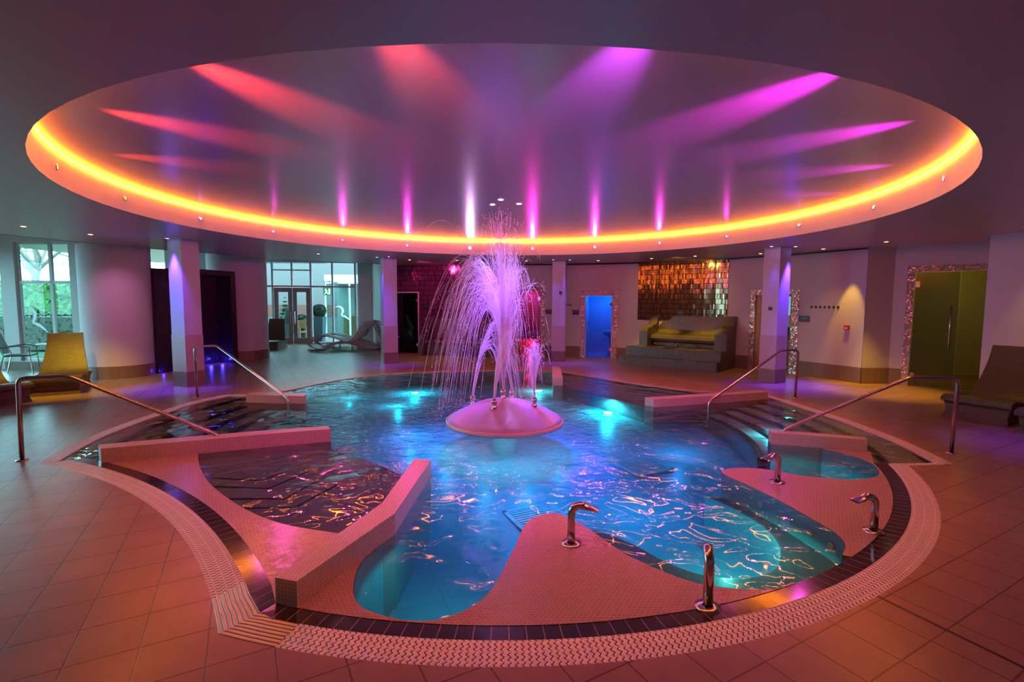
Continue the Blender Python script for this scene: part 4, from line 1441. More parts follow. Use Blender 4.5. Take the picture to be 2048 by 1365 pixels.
M['steamwall'] = plain('steam room mosaic', (0.3, 0.5, 0.7), 0.4)
M['redwall'] = tiles('red room tile', (0.45, 0.10, 0.12), (0.4, 0.08, 0.1), (0.1, 0.02, 0.02), 0.2, 0.1, 0.08, 0.3)
M['wood'] = tiles('sauna board', (0.42, 0.20, 0.07), (0.36, 0.16, 0.05), (0.10, 0.05, 0.02), 2.0, 0.09, 0.05, 0.45, rot=PI / 2)
niche('wall_steam_room', 67.35, 73.5, 1.94, 1.6, 'steamwall')
niche('wall_red_room', 83.1, 88.04, 2.10, 1.3, 'redwall')
niche('wall_sauna_room', 32.95, 39.3, 1.92, 1.6, 'wood')
c_ = wp(70.4, WR + .9); light('steam_lamp', 'POINT', (*c_, 1.8), (0.0, 0.26, 1.0), 20, size=0.06)
c_ = wp(85.6, WR + .7); light('red_lamp', 'POINT', (*c_, 1.9), (1.0, 0.01, 0.16), 12, size=0.06)
c_ = wp(85.6, WR + .5); light('red_lamp', 'POINT', (*c_, 0.3), (1.0, 0.01, 0.06), 8, size=0.06)
c_ = wp(36.5, WR + .8); light('sauna_lamp', 'POINT', (*c_, 0.9), (0.1, 0.7, 0.6), 3, size=0.06)
# glass door of the steam room
M['bluepane'] = glass('blue tinted pane', (0.75, 0.85, 1.0))
def curved_door(a, b, zt, pane, framem, label, handle_side, hinge_side, name='hinged_glass_door', handle=True):
    m = ((a + b) / 2)
    c = wp(m)
    t = thing(name, label, 'door', (c[0], c[1], 0), R(m) + PI / 2)
    w_ = 2 * WR * sin(R(abs(b - a) / 2)) - 0.02
    d = -0.03
    g = MB()
    g.box(-w_ / 2, d - .02, 0.0, -w_ / 2 + 0.035, d + .02, zt); g.box(w_ / 2 - 0.035, d - .02, 0.0, w_ / 2, d + .02, zt); g.box(-w_ / 2 + .035, d - .02, zt - 0.035, w_ / 2 - .035, d + .02, zt)
    g.build('frame', M[framem], t)
    MB().box(-w_ / 2 + .04, d - .005, 0.02, w_ / 2 - .04, d + .005, zt - .04).build('pane', M[pane], t)
    # local +x is to the viewer's left
    hx = (w_ / 2 - .12) * (1 if handle_side == 'left' else -1)
    if handle: MB().tube([(hx, d, 0.8), (hx, d + .05, 0.8), (hx, d + .05, 1.15), (hx, d, 1.15)], 0.012, 8).build('handle', M['steel'], t)
    ix = (w_ / 2 - .05) * (1 if hinge_side == 'left' else -1)
    for z in (0.28, zt - .28):
        MB().box(ix - .04, d + .006, z - .05, ix + .04, d + .022, z + .05).build('hinge', M['chrome'], t)
    return t


curved_door(67.35, 73.5, 1.94, 'bluepane', 'white', 'glass steam room door glowing blue', 'left', 'right')
curved_door(83.1, 88.04, 2.10, 'clear', 'doorframe', 'glass door of the red-lit room behind the fountain', 'left', 'right')
curved_door(32.95, 39.3, 1.92, 'clear', 'wood', 'sauna door with glass in a wooden frame behind the right pillar', 'right', 'left')
# wooden strip beside the sauna glass
g = MB(); c = wp(38.2, WR - 0.02)
o = g.box(-0.11, -0.02, 0, 0.11, 0.02, 1.88).build('sauna_post', M['wood']); o.location = (c[0], c[1], 0); o.rotation_euler = (0, 0, R(38.2) + PI / 2)
tag(o, 'orange-brown wooden board at the left of the sauna doorway', 'board')
# steam room basin on a pedestal
c = wp(68.6, WR + 0.9)
t = thing('pedestal_basin', 'stone basin on a pedestal inside the blue steam room', 'basin', (c[0], c[1], 0))
MB().lathe([(0.14, 0), (0.12, 0.1), (0.09, 0.3), (0.1, 0.55), (0.15, 0.6)], seg=24).build('pedestal', M['steamwall'], t, smooth=True)
MB().lathe([(0.15, 0.6), (0.28, 0.72), (0.30, 0.8), (0.27, 0.79), (0.2, 0.7), (0.001, 0.66)], seg=24).build('bowl', M['steamwall'], t, smooth=True)
# slatted red heater in red room
c = wp(85.2, WR + 1.15)
t = thing('tiled_seat', 'red-lit seat inside the doorway behind the fountain', 'seat', (c[0], c[1], 0), R(85.2) + PI / 2)
MB().box(-.4, -.05, 0.0, .4, .35, 0.45).build('base', M['redwall'], t)
MB().box(-.42, -.05, 0.45, .42, .38, 0.5).build('slab', M['redwall'], t)

# dark sauna door in the plum wall
t = thing('dark_sauna_door', 'dark glass sauna door set in the plum tiled wall at the left', 'door', (*pl(0.515), 0), math.atan2(pd.y, pd.x))
M['darkglass'] = glass('smoked pane', (0.12, 0.07, 0.06), 0.03)
g = MB(); g.box(-.435, -.03, 0, -.40, .03, 2.03); g.box(.40, -.03, 0, .435, .03, 2.03); g.box(-.40, -.03, 1.995, .40, .03, 2.03)
g.build('frame', M['white'], t)
MB().box(-.395, -.006, 0.02, .395, .006, 1.99).build('pane', M['darkglass'], t)
for z in (0.28, 1.75): MB().box(.33, -.022, z - .05, .42, -.008, z + .05).build('hinge', M['chrome'], t)
g = MB()
q = [pl(0.0, -0.05), pl(0.0, -1.5), pl(1.2, -1.5), pl(1.2, -0.05)]
g.wall(q, 0, 2.2); g.wall(q, 0, 2.2, flip=True); g.flat(q, 2.19)
tag(g.build('wall_dark_sauna', M['wood']), kind='structure')

# big glass door in the alcove
t = thing('frosted_glass_door', 'tall greenish frosted glass door with long bar handle in the right alcove', 'door', (*al(0.36), 0), math.atan2(ad_.y, ad_.x))
M['frost'] = frosted('green frosted pane', (0.55, 0.55, 0.33), 0.75)
M['olive'] = glass('olive pane', (0.92, 0.88, 0.62), 0.02)
MB().box(0.0, -.006, 0.02, 0.68, .006, 2.36).build('pane', M['frost'], t)
for z in (0.22, 2.12): MB().box(0.0, -.03, z - .06, 0.07, -.008, z + .06).build('hinge', M['steel'], t)
MB().tube([(0.58, -0.075, 0.82), (0.58, -0.075, 1.68)], 0.02, 10).build('handle', M['steel'], t, smooth=True)
g = MB(); g.tube([(0.58, 0, 0.98), (0.58, -.07, 0.98)], .012, 8); g.tube([(0.58, 0, 1.52), (0.58, -.07, 1.52)], .012, 8)
g.build('handle_mount', M['steel'], t)
t = thing('fixed_glass_panel', 'clear olive fixed glass panel right of the frosted door', 'glass panel', (*al(1.06), 0), math.atan2(ad_.y, ad_.x))
MB().box(0.0, -.006, 0.0, 0.84, .006, 2.36).build('pane', M['olive'], t)
g = MB()
for (a, b, z0, z1) in ((0.22, 0.34, 0, 2.5), (0.34, 1.9, 2.38, 2.5)):
    p = [al(b, 0.015), al(a, 0.015)]
    g.wall(p, z0, z1)
tag(g.build('trim_5', M['sparkle']), kind='structure')

# ------------------------------------------------------------------ foot spa bench against the bronze wall
def spa_bench():
    t = thing('foot_spa_bench', 'pewter mosaic foot spa bench with arms, below the bronze tiled wall', 'bench', (0, 0, 0))
    def P_(g, name, mat='silver', sm=False):
        return g.build(name, M[mat], t, smooth=sm)
    L0, L1 = Vector((2.98, 13.75)), Vector((5.0, 12.0))      # front face of the lowest step
    u = (L1 - L0).normalized(); n = Vector((-u.y, u.x))       # n points to the wall
    if n.y < 0: n = -n
    W = (L1 - L0).length
    def q(s, d): v = L0 + u * s + n * d; return (v.x, v.y)
    def blk(s0, s1, d0, d1, z0, z1, name, mat='silver'):
        P_(MB().prism([q(s0, d0), q(s1, d0), q(s1, d1), q(s0, d1)], z0, z1), name, mat)
    blk(0.0, W, 0.0, 0.40, 0, 0.24, 'lower_step')
    blk(0.12, W + .02, 0.22, 1.4, 0, 0.49, 'basin_plinth')
    # seat with a rounded front, profile swept along
    prof = [(0.98, 0.50), (0.98, 0.60), (0.88, 0.64), (0.84, 0.71), (0.86, 0.78), (0.93, 0.82), (1.05, 0.83), (1.28, 0.86), (1.36, 0.95), (1.40, 1.34), (1.46, 1.34), (1.46, 0.5)]
    g = MB(); s0, s1 = 0.55, W - 0.05
    acc = 0
    for (d0, z0), (d1, z1) in zip(prof, prof[1:]):
        Ld = math.hypot(d1 - d0, z1 - z0)
        a, b = q(s0, d0), q(s1, d0); c, e = q(s1, d1), q(s0, d1)
        g.add([(a[0], a[1], z0), (b[0], b[1], z0), (c[0], c[1], z1), (e[0], e[1], z1)], [(0, acc), (s1 - s0, acc), (s1 - s0, acc + Ld), (0, acc + Ld)])
        acc += Ld
    for s_, rv in ((s0, True), (s1, False)):
        pts = [(*q(s_, d), z) for d, z in prof]
        g.add(pts if rv else list(reversed(pts)), [(d, z) for d, z in (prof if rv else list(reversed(prof)))])
    P_(g, 'seat')
    # arms
    ap = [(0.62, 0.49), (0.62, 0.92), (0.66, 0.99), (0.75, 1.02), (0.90, 1.02), (1.0, 1.08), (1.2, 1.1), (1.35, 1.36), (1.46, 1.36), (1.46, 0.49)]
    for s0, s1 in ((0.30, 0.55), (W - 0.28, W + 0.02)):
        g = MB(); acc = 0
        for (d0, z0), (d1, z1) in zip(ap, ap[1:]):
            Ld = math.hypot(d1 - d0, z1 - z0)
            a, b = q(s0, d0), q(s1, d0); c, e = q(s1, d1), q(s0, d1)
            g.add([(a[0], a[1], z0), (b[0], b[1], z0), (c[0], c[1], z1), (e[0], e[1], z1)], [(0, acc), (s1 - s0, acc), (s1 - s0, acc + Ld), (0, acc + Ld)])
            acc += Ld
        for s_, rv in ((s0, True), (s1, False)):
            pts = [(*q(s_, d), z) for d, z in ap]
            g.add(pts if rv else list(reversed(pts)), [(d, z) for d, z in (ap if rv else list(reversed(ap)))])
        P_(g, 'arm')
    for k in range(4):
        sc_ = 0.72 + k * (W - 1.05) / 3
        c = q(sc_, 0.60)
        g = MB().lathe([(0.20, 0.492), (0.19, 0.50), (0.16, 0.496), (0.13, 0.493), (0.001, 0.492)], c, 24)
        P_(g, 'foot_basin', 'nosing', True)
        b = q(sc_ + 0.02, 0.86); m_ = q(sc_ + 0.02, 0.80); e_ = q(sc_ + 0.02, 0.72)
        g = MB().tube([(b[0], b[1], 0.49), (b[0], b[1], 0.56), (m_[0], m_[1], 0.60), (e_[0], e_[1], 0.575), (e_[0], e_[1], 0.55)], 0.016, 8)
        P_(g, 'tap', 'chrome', True)
    return t


spa_bench()
# heated bench before the plum wall
t = thing('mosaic_bench', 'long dark pewter mosaic bench with rounded arm before the plum tiled wall', 'bench', (*pl(1.25, 0.0), 0), math.atan2(pd.y, pd.x))
g = MB()
pr = [(-0.62, 0.0), (-0.62, 0.36), (-0.66, 0.42), (-0.62, 0.48), (-0.5, 0.50), (-0.22, 0.50), (-0.16, 0.56), (-0.06, 1.16), (0.0, 1.16)]
for (d0, z0), (d1, z1) in zip(pr, pr[1:]):
    g.add([(0.2, d0, z0), (2.35, d0, z0), (2.35, d1, z1), (0.2, d1, z1)], [(0.2, z0 + d0), (2.35, z0 + d0), (2.35, z1 + d1), (0.2, z1 + d1)])
g.build('seat', M['silver'], t)
for s0 in (0.0, 2.35):
    g = MB()
    ap = [(-0.78, 0), (-0.78, 0.3), (-0.70, 0.62), (-0.5, 0.78), (-0.25, 0.86), (-0.12, 1.2), (0.0, 1.2), (0, 0)]
    for (d0, z0), (d1, z1) in zip(ap, ap[1:]): g.add([(s0, d0, z0), (s0 + .2, d0, z0), (s0 + .2, d1, z1), (s0, d1, z1)])
    g.add([(s0, d, z) for d, z in reversed(ap)]); g.add([(s0 + .2, d, z) for d, z in ap])
    g.build('arm', M['silver'], t)
light('plum_wash', 'SPOT', (*pl(1.6, 1.5), 2.85), (1.0, 0.05, 0.35), 60, (*pl(1.8), 1.7), 0.05, 120, 0.6)
light('gold_wash', 'SPOT', (4.2, 12.9, 2.85), (1.0, 0.5, 0.08), 30, (4.85, 14.1, 2.0), 0.05, 110, 0.6)

# ------------------------------------------------------------------ handrails
def handrail(pts, label, flange=None):
    b = pts[0]
    t = thing('handrail', label, 'handrail', (b[0], b[1], 0))
    # rounded bends
    P = []
    for i, p in enumerate(pts):
        p = Vector(p)
        if 0 < i < len(pts) - 1:
            a = Vector(pts[i - 1]); c = Vector(pts[i + 1])
            ra = min(0.07, (a - p).length / 3); rc = min(0.07, (c - p).length / 3)
            A = p + (a - p).normalized() * ra; C_ = p + (c - p).normalized() * rc
            for k in range(6):
                s_ = k / 5
                P.append((1 - s_) ** 2 * A + 2 * s_ * (1 - s_) * p + s_ * s_ * C_)
        else: P.append(p)
    g = MB().tube(P, 0.0215, 14)
    o = g.build('rail', M['steel'], t, smooth=True, off=(b[0], b[1], 0)); o.location = (0, 0, 0)
    MB().lathe([(0.055, 0.0), (0.055, 0.006), (0.024, 0.010)], seg=20).build('flange', M['steel'], t, smooth=True)
    return t


handrail([(-5.24, 5.17, 0), (-5.22, 5.17, 0.885), (-4.83, 5.33, 0.885), (-3.45, 5.66, 0.16), (-3.44, 5.66, 0.12)], 'steel handrail nearest at the left, sloping down to the long low wall')
handrail([(5.09, 5.60, 0), (5.07, 5.56, 0.87), (4.6, 5.66, 0.87), (3.40, 6.03, 0.16), (3.38, 6.03, 0.11)], 'steel handrail at the right, sloping down to the short low wall')
handrail([(-5.58, 8.66, 0), (-5.60, 8.68, 0.90), (-5.36, 8.92, 0.90), (-3.68, 8.05, 0.10), (-3.67, 8.04, -0.35)], 'far left steel handrail dipping into the water by the short wall')
handrail([(5.19, 8.94, 0), (5.17, 8.88, 0.87), (4.85, 8.84, 0.87), (3.22, 7.95, 0.12), (3.2, 7.93, -0.3)], 'far right steel handrail dipping into the water in front of the right pillar')


# ------------------------------------------------------------------ water spouts
def spout(x, y, rz, label, h=0.30, w_=0.09):
    t = thing('water_spout', label, 'spout', (x, y, -0.006), rz)
    r = 0.028
    pts = [(0, 0, 0.0), (0, 0, h * 0.62)]
    for k in range(1, 8):
        a = PI - k * (PI * 0.62) / 7
        pts.append((0.065 + 0.065 * cos(a), 0, h * 0.72 + 0.065 * sin(a)))
    p_ = MB().tube(pts, r, 14).build('pipe', M['steel'], t, smooth=True)
    MB().lathe([(0.07, 0), (0.07, 0.008), (0.03, 0.012)], seg=24).build('flange', M['steel'], t, smooth=True)
    # flattened beak, wide at the mouth
    e = Vector(pts[-1]); d = (Vector(pts[-1]) - Vector(pts[-2])).normalized()
    n = 12
    g = MB(); rings = []
    for i in range(5):
        f = i / 4
        c = e + d * 0.10 * f
        wy = r + (w_ * 0.55 - r) * f; wz = r * (1 - 0.82 * f)
        side = Vector((0, 1, 0)); up = side.cross(d)
        rings.append([tuple(c + side * wy * cos(2 * PI * k / n) + up * wz * sin(2 * PI * k / n)) for k in range(n)])
    for a_, b_ in zip(rings, rings[1:]):
        for k in range(n): g.add([a_[k], a_[(k + 1) % n], b_[(k + 1) % n], b_[k]])
    g.build('beak', M['steel'], p_, smooth=True)
    return t


spout(0.43, 3.41, R(-10), 'curved steel water spout on the tip of the middle mosaic tongue', 0.31)
spout(1.12, 2.68, R(78), 'straight-on steel water spout standing nearest the camera by the dark border', 0.34, 0.10)
spout(2.57, 4.65, R(200), 'steel water spout on the inner end of the right ledge, beak to the left', 0.28)
spout(2.755, 3.63, R(190), 'steel water spout at the far right beside the dark border, beak to the left', 0.29)


# ------------------------------------------------------------------ loungers
def rattan_lounger(label, loc, rz, w_=0.72):
    """chaise: solid woven base with a tall tapering back; local +y is the foot end"""
    t = thing('rattan_lounger', label, 'lounger', loc, rz)
    # seat-back top surface: profile (y, z, half width)
    prof = [(0.95, 0.30, w_ * .5), (0.80, 0.335, w_ * .5), (0.5, 0.30, w_ * .5), (0.2, 0.25, w_ * .49), (0.0, 0.26, w_ * .47), (-0.12, 0.36, w_ * .44), (-0.25, 0.58, w_ * .39), (-0.36, 0.82, w_ * .35), (-0.44, 1.05, w_ * .33)]
    P = catmull(prof, 4)
    g = MB(); acc = 0
    th = 0.05
    for a, b in zip(P, P[1:]):
        Ld = math.hypot(b[0] - a[0], b[1] - a[1])
        g.add([(a[2], a[0], a[1]), (b[2], b[0], b[1]), (-b[2], b[0], b[1]), (-a[2], a[0], a[1])], [(a[2], acc), (b[2], acc + Ld), (-b[2], acc + Ld), (-a[2], acc)])
        acc += Ld
    # back of the shell
    Q = [(y - (th if z > 0.3 else 0), z - (0.0 if z > 0.4 else th), h) for y, z, h in P]
    acc = 0
    for a, b in zip(Q, Q[1:]):
        Ld = math.hypot(b[0] - a[0], b[1] - a[1])
        g.add([(-a[2], a[0], a[1]), (-b[2], b[0], b[1]), (b[2], b[0], b[1]), (a[2], a[0], a[1])], [(a[2], acc), (b[2], acc + Ld), (-b[2], acc + Ld), (-a[2], acc)])
        acc += Ld
    for i in range(len(P) - 1):
        for s_ in (1, -1):
            q = [(s_ * P[i][2], P[i][0], P[i][1]), (s_ * Q[i][2], Q[i][0], Q[i][1]), (s_ * Q[i + 1][2], Q[i + 1][0], Q[i + 1][1]), (s_ * P[i + 1][2], P[i + 1][0], P[i + 1][1])]
            g.add(q if s_ > 0 else list(reversed(q)))
    for i in (0, len(P) - 1):
        g.add([(P[i][2], P[i][0], P[i][1]), (-P[i][2], P[i][0], P[i][1]), (-Q[i][2], Q[i][0], Q[i][1]), (Q[i][2], Q[i][0], Q[i][1])])
    g.build('seat_shell', M['rattan'], t)
    # base: flared skirt, concave sides
    g = MB()
    n = 8
    levels = [(0.0, 0.98, 0.90, w_ * .47), (0.10, 0.93, 0.85, w_ * .44), (0.2, 0.93, 0.9, w_ * .46), (0.30, 0.97, 0.97, w_ * .5)]
    rings = []
    for z, f1, f0, hw in levels:
        y1 = 0.95 * f1; y0 = -0.32 * f0
        rings.append([(hw, y1, min(z, 0.30)), (-hw, y1, min(z, .30)), (-hw, y0, min(z, 0.27)), (hw, y0, min(z, .27))])
    for a, b in zip(rings, rings[1:]):
        for k in range(4):
            k2 = (k + 1) % 4
            L = (Vector(a[k2]) - Vector(a[k])).length
            g.add([a[k], a[k2], b[k2], b[k]], [(0, a[k][2]), (L, a[k][2]), (L, b[k][2]), (0, b[k][2])])
    g.build('base', M['rattan'], t)
    return t


rl = rattan_lounger('upright rattan lounger with tall back glowing yellow at the left', (-8.72, 9.52, 0), R(213), 0.80)
dup(rl, (-9.05, 8.3, 0), R(180 + 62), 'rattan lounger cut off by the left frame edge')
dup(rl, (7.62, 7.62, 0), R(119), 'tall dark rattan lounger at the right wall before the glass door')
dup(rl, (7.72, 6.60, 0), R(119), 'rattan lounger cut off by the right frame edge')
dup(rl, (-8.65, 17.9, 0), R(180 + 10), 'dark rattan lounger standing before the courtyard door')
for o in list(bpy.data.objects):
    if o.name.startswith('rattan_lounger') and o.parent is None:
        pass


# wave loungers
def wave_lounger(label, loc, rz, phase):
    t = thing('wave_lounger', label, 'lounger', loc, rz)
    n = 7
    for k in range(n):
        yk = -0.33 + k * 0.11
        g = MB()
        ph = (k - 2.5) * 0.045
        top = [(-0.95, 0.30), (-0.80, 0.40), (-0.5, 0.50), (-0.15, 0.40), (0.15, 0.30), (0.40, 0.42), (0.62, 0.78 ), (0.82, 0.95), (1.0, 0.86), (1.12, 0.60), (1.2, 0.35), (1.15, 0.12), (0.9, 0.05), (0.5, 0.16), (0.1, 0.28), (-0.3, 0.2), (-0.6, 0.07), (-0.85, 0.08), (-1.0, 0.2)]
        top = [(x * 1.15 + ph * sin(x * 2 + phase), z * (1 + 0.06 * sin(k * 1.3 + phase)) if z > .1 else z) for x, z in top]
        P = catmull(top, 4, True)
        w2, th = 0.043, 0.014
        m = len(P)
        nor = []
        for i in range(m):
            a, b = P[i - 1], P[(i + 1) % m]
            L = math.hypot(b[0] - a[0], b[1] - a[1]) or 1
            nor.append((-(b[1] - a[1]) / L, (b[0] - a[0]) / L))
        def ring(i):
            x, z = P[i]; nx, nz = nor[i]
            return [(x + nx * th, yk - w2, z + nz * th), (x + nx * th, yk + w2, z + nz * th), (x - nx * th, yk + w2, z - nz * th), (x - nx * th, yk - w2, z - nz * th)]
        for i in range(m):
            a, b = ring(i), ring((i + 1) % m)
            for j in range(4):
                g.add([a[j], a[(j + 1) % 4], b[(j + 1) % 4], b[j]])
        g.build('ribbon', M['ribbon'], t)
    g = MB()
    for x, z in ((-0.35, 0.17), (0.3, 0.24)):
        g.tube([(x, -0.3, z), (x, 0.3, z)], 0.015, 8)
        g.tube([(x, -0.2, z), (x, -0.2, 0.0)], 0.015, 8); g.tube([(x, 0.2, z), (x, 0.2, 0)], 0.015, 8)
    g.build('frame', M['steel'], t)
    return t


M['ribbon'] = plain('grey woven ribbon', (0.42, 0.45, 0.46), 0.45)
wave_lounger('nearer wave-shaped ribbon lounger in front of the glazed screen', (-5.95, 17.4, 0), R(10), 0.0)
wave_lounger('farther wave-shaped ribbon lounger against the glazed screen', (-6.1, 18.5, 0), R(14), 0.8)


# patio chairs by the window
def patio_chair(label, loc, rz, mat, frame):
    t = thing('patio_chair', label, 'chair', loc, rz)
    MB().box(-.24, -.22, 0.42, .24, .24, 0.45).build('seat', M[mat], t, bevel=0.01)
    g = MB()
    g.add([(-.22, -.24, 0.48), (.22, -.24, .48), (.21, -.36, .92), (-.21, -.36, .92)]); g.add([(-.21, -.375, .92), (.21, -.375, .92), (.22, -.255, .48), (-.22, -.255, .48)])
    g.build('backrest', M[mat], t)
    for sx in (-1, 1):
        MB().tube([(sx * .26, .26, 0), (sx * .25, .22, .44), (sx * .25, .22, .63)], 0.012, 6).build('leg', M[frame], t)
        MB().tube([(sx * .26, -.32, 0), (sx * .24, -.22, .44), (sx * .22, -.37, .94)], 0.012, 6).build('leg', M[frame], t)
        MB().tube([(sx * .26, .24, .63), (sx * .27, 0.0, .66), (sx * .24, -.27, .62)], 0.016, 6).build('armrest', M[frame], t)
    return t


M['mesh'] = plain('grey mesh fabric', (0.10, 0.14, 0.15), 0.6)
patio_chair('grey mesh patio chair just inside the left window', (-11.35, 11.35, 0), R(-60), 'mesh', 'steel')
patio_chair('white patio chair outside the left window', (-12.0, 13.6, 0), R(170), 'white', 'white')
t = thing('patio_table', 'small round glass table behind the left lounger', 'table', (-10.45, 11.25, 0))
MB().lathe([(0.001, 0.70), (0.32, 0.70), (0.33, 0.71), (0.32, 0.72), (0.001, 0.72)], seg=32).build('tabletop', M['white'], t)
MB().lathe([(0.02, 0.02), (0.02, 0.70)], seg=10).build('post', M['steel'], t)
MB().lathe([(0.2, 0.0), (0.2, 0.015), (0.02, 0.03)], seg=24).build('foot', M['steel'], t)

# ------------------------------------------------------------------ outdoors
M['grass'] = plain('lawn', (0.03, 0.08, 0.03), 0.9, var=0.4, bscale=8)
M['paving'] = plain('courtyard paving', (0.22, 0.15, 0.15), 0.8)
g = MB().flat([(-60, 12.1), (-15, 12.1), (-15, 60), (-60, 60)], -0.05); g.flat([(-15, 21.01), (20, 21.01), (20, 60), (-15, 60)], -0.05)
g.flat([(-15.0, 12.1), (-12.9, 12.1), (-15, 21)], 0.01)
tag(g.build('ground_outside', M['grass']), kind='structure')
g = MB().flat([(-60, -30), (-15.01, -30), (-15.01, 12.1), (-60, 12.1)], -0.05)
tag(g.build('ground_side', M['paving']), kind='structure')
g = MB().flat([(-11.8, 19.4), (-3.9, 20.5), (-3.9, 27), (-11.8, 27)], 0.006)
tag(g.build('courtyard_paving', M['paving']), kind='structure')


def leafy(name, label, cx_, cy_, cz_, sx, sy, sz, n, leaf, col, seed, cat='hedge'):
    rr = random.Random(seed)
    g = MB()
    for _ in range(n):
        while True:
            p = Vector((rr.uniform(-1, 1), rr.uniform(-1, 1), rr.uniform(-1, 1)))
            if max(abs(p.x), abs(p.y), abs(p.z)) > 0.75: break
        q = Vector((cx_ + p.x * sx, cy_ + p.y * sy, cz_ + p.z * sz + 0.06 * sin(p.x * 9)))
        a = Vector((rr.gauss(0, 1), rr.gauss(0, 1), rr.gauss(0, 1))).normalized(); b = a.orthogonal().normalized()
        l = leaf * rr.uniform(.6, 1.3)
        g.add([tuple(q - a * l), tuple(q + b * l * .5), tuple(q + a * l), tuple(q - b * l * .5)])
    g.box(cx_ - sx * .85, cy_ - sy * .8, cz_ - sz * .95, cx_ + sx * .85, cy_ + sy * .8, cz_ + sz * .85)
    o = g.build(name, M[col])
    return tag(o, label, cat)


M['leafb'] = plain('bright hedge leaf', (0.03, 0.11, 0.015), 0.7, var=0.6, bscale=3)
M['leafd'] = plain('dark clipped hedge leaf', (0.012, 0.028, 0.010), 0.7, var=0.6, bscale=5)
leafy('clipped_hedge', 'low dark clipped hedge beyond the left window', -14.3, 17.0, 0.6, 3.6, 0.5, 0.62, 3000, 0.06, 'leafd', 5)
leafy('tall_hedge', 'tall bright green hedge behind the clipped hedge', -21.5, 25.0, 1.3, 6.5, 1.2, 1.32, 6500, 0.12, 'leafb', 6)


def tree(x, y, h, seed):
    rr = random.Random(seed)
    t = thing('bare_tree', 'bare branching tree against the sky in the left window', 'tree', (x, y, 0))
    g = MB()
    def branch(p, d, L, r, depth):
        pts = [p]; q = p.copy(); dd = d.copy()
        for _ in range(4):
            dd = (dd + Vector((rr.gauss(0, .16), rr.gauss(0, .16), rr.gauss(0, .1) - .02 * depth))).normalized()
            q = q + dd * L / 4
            pts.append(q.copy())
        g.tube(pts, [r * (1 - .12 * i) for i in range(5)], 5, cap=False)
        if depth < 5:
            for _ in range(3 if depth < 3 else 2):
                k = rr.randint(2, 4)
                nd = (dd + Vector((rr.gauss(0, .6), rr.gauss(0, .6), rr.gauss(.05, .35)))).normalized()
                branch(pts[k], nd, L * rr.uniform(.6, .85), r * .58, depth + 1)
    branch(Vector((0, 0, 0)), Vector((0, 0, 1)), h * .4, 0.22, 0)
    for _ in range(4):
        branch(Vector((0, 0, h * .3)), Vector((rr.uniform(-.2, 1), rr.uniform(-.6, .2), rr.uniform(0.2, .6))).normalized(), h * .4, 0.11, 1)
    g.build('branches', M['bark'], t)


M['bark'] = plain('grey bark', (0.20, 0.17, 0.15), 0.9)
tree(-30.0, 31.5, 12, 12)

# courtyard beyond the glazed screen
M['brick'] = tiles('red brick', (0.22, 0.05, 0.03), (0.18, 0.045, 0.03), (0.12, 0.1, 0.1), 0.22, 0.075, 0.12, 0.8, off=0.5)
M['render'] = plain('pale render', (0.17, 0.12, 0.12), 0.8)
t = thing('courtyard_building', 'pale rendered building with a brick band across the courtyard', 'building', (-14, 26, 0))
MB().box(0, 0, 0, 12, 0.4, 0.9).build('plinth', M['render'], t)
MB().box(0, -0.02, 0.9, 12, 0.38, 1.5).build('brick_band', M['brick'], t)
MB().box(0, 0.0, 1.5, 12, 0.4, 4.2).build('upper_wall', M['render'], t)
t = thing('glass_lobby', 'glazed lobby with dark interior beyond the courtyard', 'building', (-8.55, 22.6, 0))
MB().box(0, 1.6, 0, 3.4, 1.7, 2.5).build('back_wall', M['doorframe'], t)
MB().box(0, 0, 2.5, 3.4, 1.7, 2.9).build('roof', M['frame'], t)
g = MB()
for x in (0, 1.1, 2.2, 3.3): g.box(x, 0, 0, x + .07, .07, 2.5)
g.build('mullions', M['frame'], t)
MB().box(0.02, 0.03, 0, 3.35, 0.04, 2.5).build('pane', M['glass'], t)
MB().box(0.5, 1.0, 0.0, 2.6, 1.4, 1.0).build('reception_desk', M['wood'], t)
t = thing('exit_sign', 'green running-man exit sign hanging in the lobby', 'exit sign', (-8.05, 21.6, 2.13))
MB().box(-.17, -.02, -.17, .17, .02, .17).build('panel', emissive('exit green', (0.02, 0.4, 0.2), 0.8), t)
g = MB()
for q in ([(-.10, .09), (-.06, .13), (-.02, .09), (-.06, .05)], [(-.12, .04), (0.0, .05), (0.02, -.03), (-.05, -.03)], [(-.05, -.03), (0.0, -.03), (.06, -.12), (.02, -.13)], [(-.05, -.03), (-.02, -.05), (-.10, -.13), (-.13, -.10)]):
    g.add([(x, -.022, z) for x, z in q])
g.box(.06, -.024, -.13, .13, -.021, .12)
g2_ = MB(); g2_.box(-.12, -.01, .17, -.10, .01, .42); g2_.box(.10, -.01, .17, .12, .01, .42); g2_.box(-.15, -.01, .42, .15, 1.05, .44); g2_.build('hanger', M['steel'], t)
g.build('pictogram', emissive('exit white', (0.8, 1, 0.9), 2.0), t)


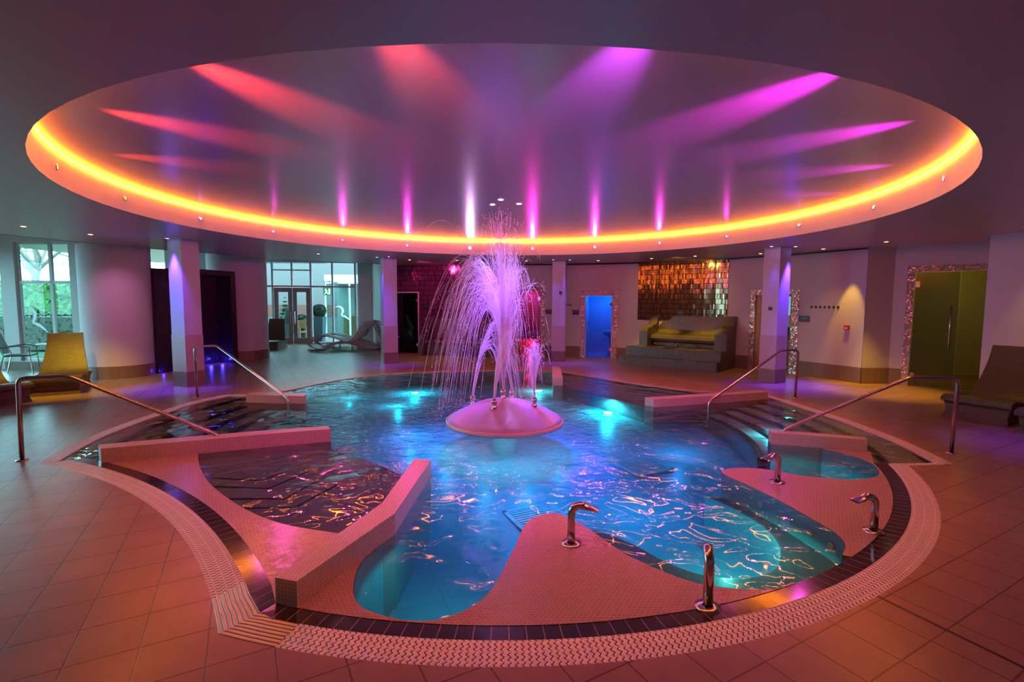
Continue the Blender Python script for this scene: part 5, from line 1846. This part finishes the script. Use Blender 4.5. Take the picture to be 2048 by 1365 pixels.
def planter(label, x, y, h, w_, kind):
    t = thing('planter', label, 'planter', (x, y, 0))
    MB().add([(0, 0, 0)] * 3) if False else None
    g = MB()
    b, tp = w_ * .38, w_ * .5
    lo = [(-b, -b, 0), (b, -b, 0), (b, b, 0), (-b, b, 0)]; hi = [(-tp, -tp, h), (tp, -tp, h), (tp, tp, h), (-tp, tp, h)]
    for k in range(4): g.add([lo[k], lo[(k + 1) % 4], hi[(k + 1) % 4], hi[k]])
    g.add(hi)
    g.build('pot', M['pot'], t)
    rr = random.Random(int(x * 100))
    f = MB()
    if kind == 'ball':
        for _ in range(700):
            d = Vector((rr.gauss(0, 1), rr.gauss(0, 1), rr.gauss(0, 1))).normalized()
            q = Vector((0, 0, h + .24)) + d * .27; a = Vector((rr.gauss(0, 1), rr.gauss(0, 1), rr.gauss(0, 1))).normalized(); c = a.orthogonal().normalized(); l = .035
            f.add([tuple(q - a * l), tuple(q + c * l), tuple(q + a * l), tuple(q - c * l)])
        f.ball((0, 0, h + .24), .25, 14, 9)
    elif kind == 'cone':
        f.lathe([(.26, h), (.2, h + .15), (.1, h + .45), (.02, h + .7)], seg=14)
    else:
        f.lathe([(.03, h - .05), (.03, h + .02)], seg=8)
        for k in range(5):
            r_ = .24 - .045 * k
            f.ball((0, 0, h + .12 + k * .17), r_, 12, 6, 1, 1, .42)
    f.build('topiary', M['leafd'], t, smooth=False)
    return t


M['pot'] = plain('slate blue planter', (0.06, 0.09, 0.11), 0.5)
planter('tall planter with a tiered topiary seen through the left door leaf', -10.0, 21.8, 1.05, 0.42, 'tier')
planter('planter with a clipped cone bush between the door leaves', -9.55, 21.0, 0.75, 0.4, 'cone')
planter('planter with a round bush behind the right door leaf', -9.15, 21.5, 0.6, 0.4, 'ball')
planter('tall planter with a big round bush right of the courtyard door', -8.15, 20.9, 1.05, 0.44, 'ball')
t = thing('garden_bench', 'orange wooden garden bench beyond the courtyard door', 'bench', (-8.75, 20.6, 0), R(80))
MB().box(-.5, -.2, .40, .5, .2, .44).build('seat', M['pine'] if 'pine' in M else M['wood'], t)
for x in (-.48, .48):
    for y in (-.18, .18):
        MB().box(x - .03, y - .03, 0, x + .03, y + .03, .95 if y > 0 else .62).build('leg', M['wood'], t)
MB().box(-.5, .16, .55, .5, .2, .9).build('backrest', M['wood'], t)

# slot drain in the near right floor
g = MB()
a, b = Vector((2.16, 2.78)), Vector((3.6, -0.2))
d = (b - a).normalized(); n = Vector((-d.y, d.x)) * 0.009
g.add([(a.x - n.x, a.y - n.y, 0.002), (b.x - n.x, b.y - n.y, .002), (b.x + n.x, b.y + n.y, .002), (a.x + n.x, a.y + n.y, .002)])
o = g.build('slot_drain', M['nosing']); tag(o, 'narrow dark drain slot running across the near right floor', 'drain')
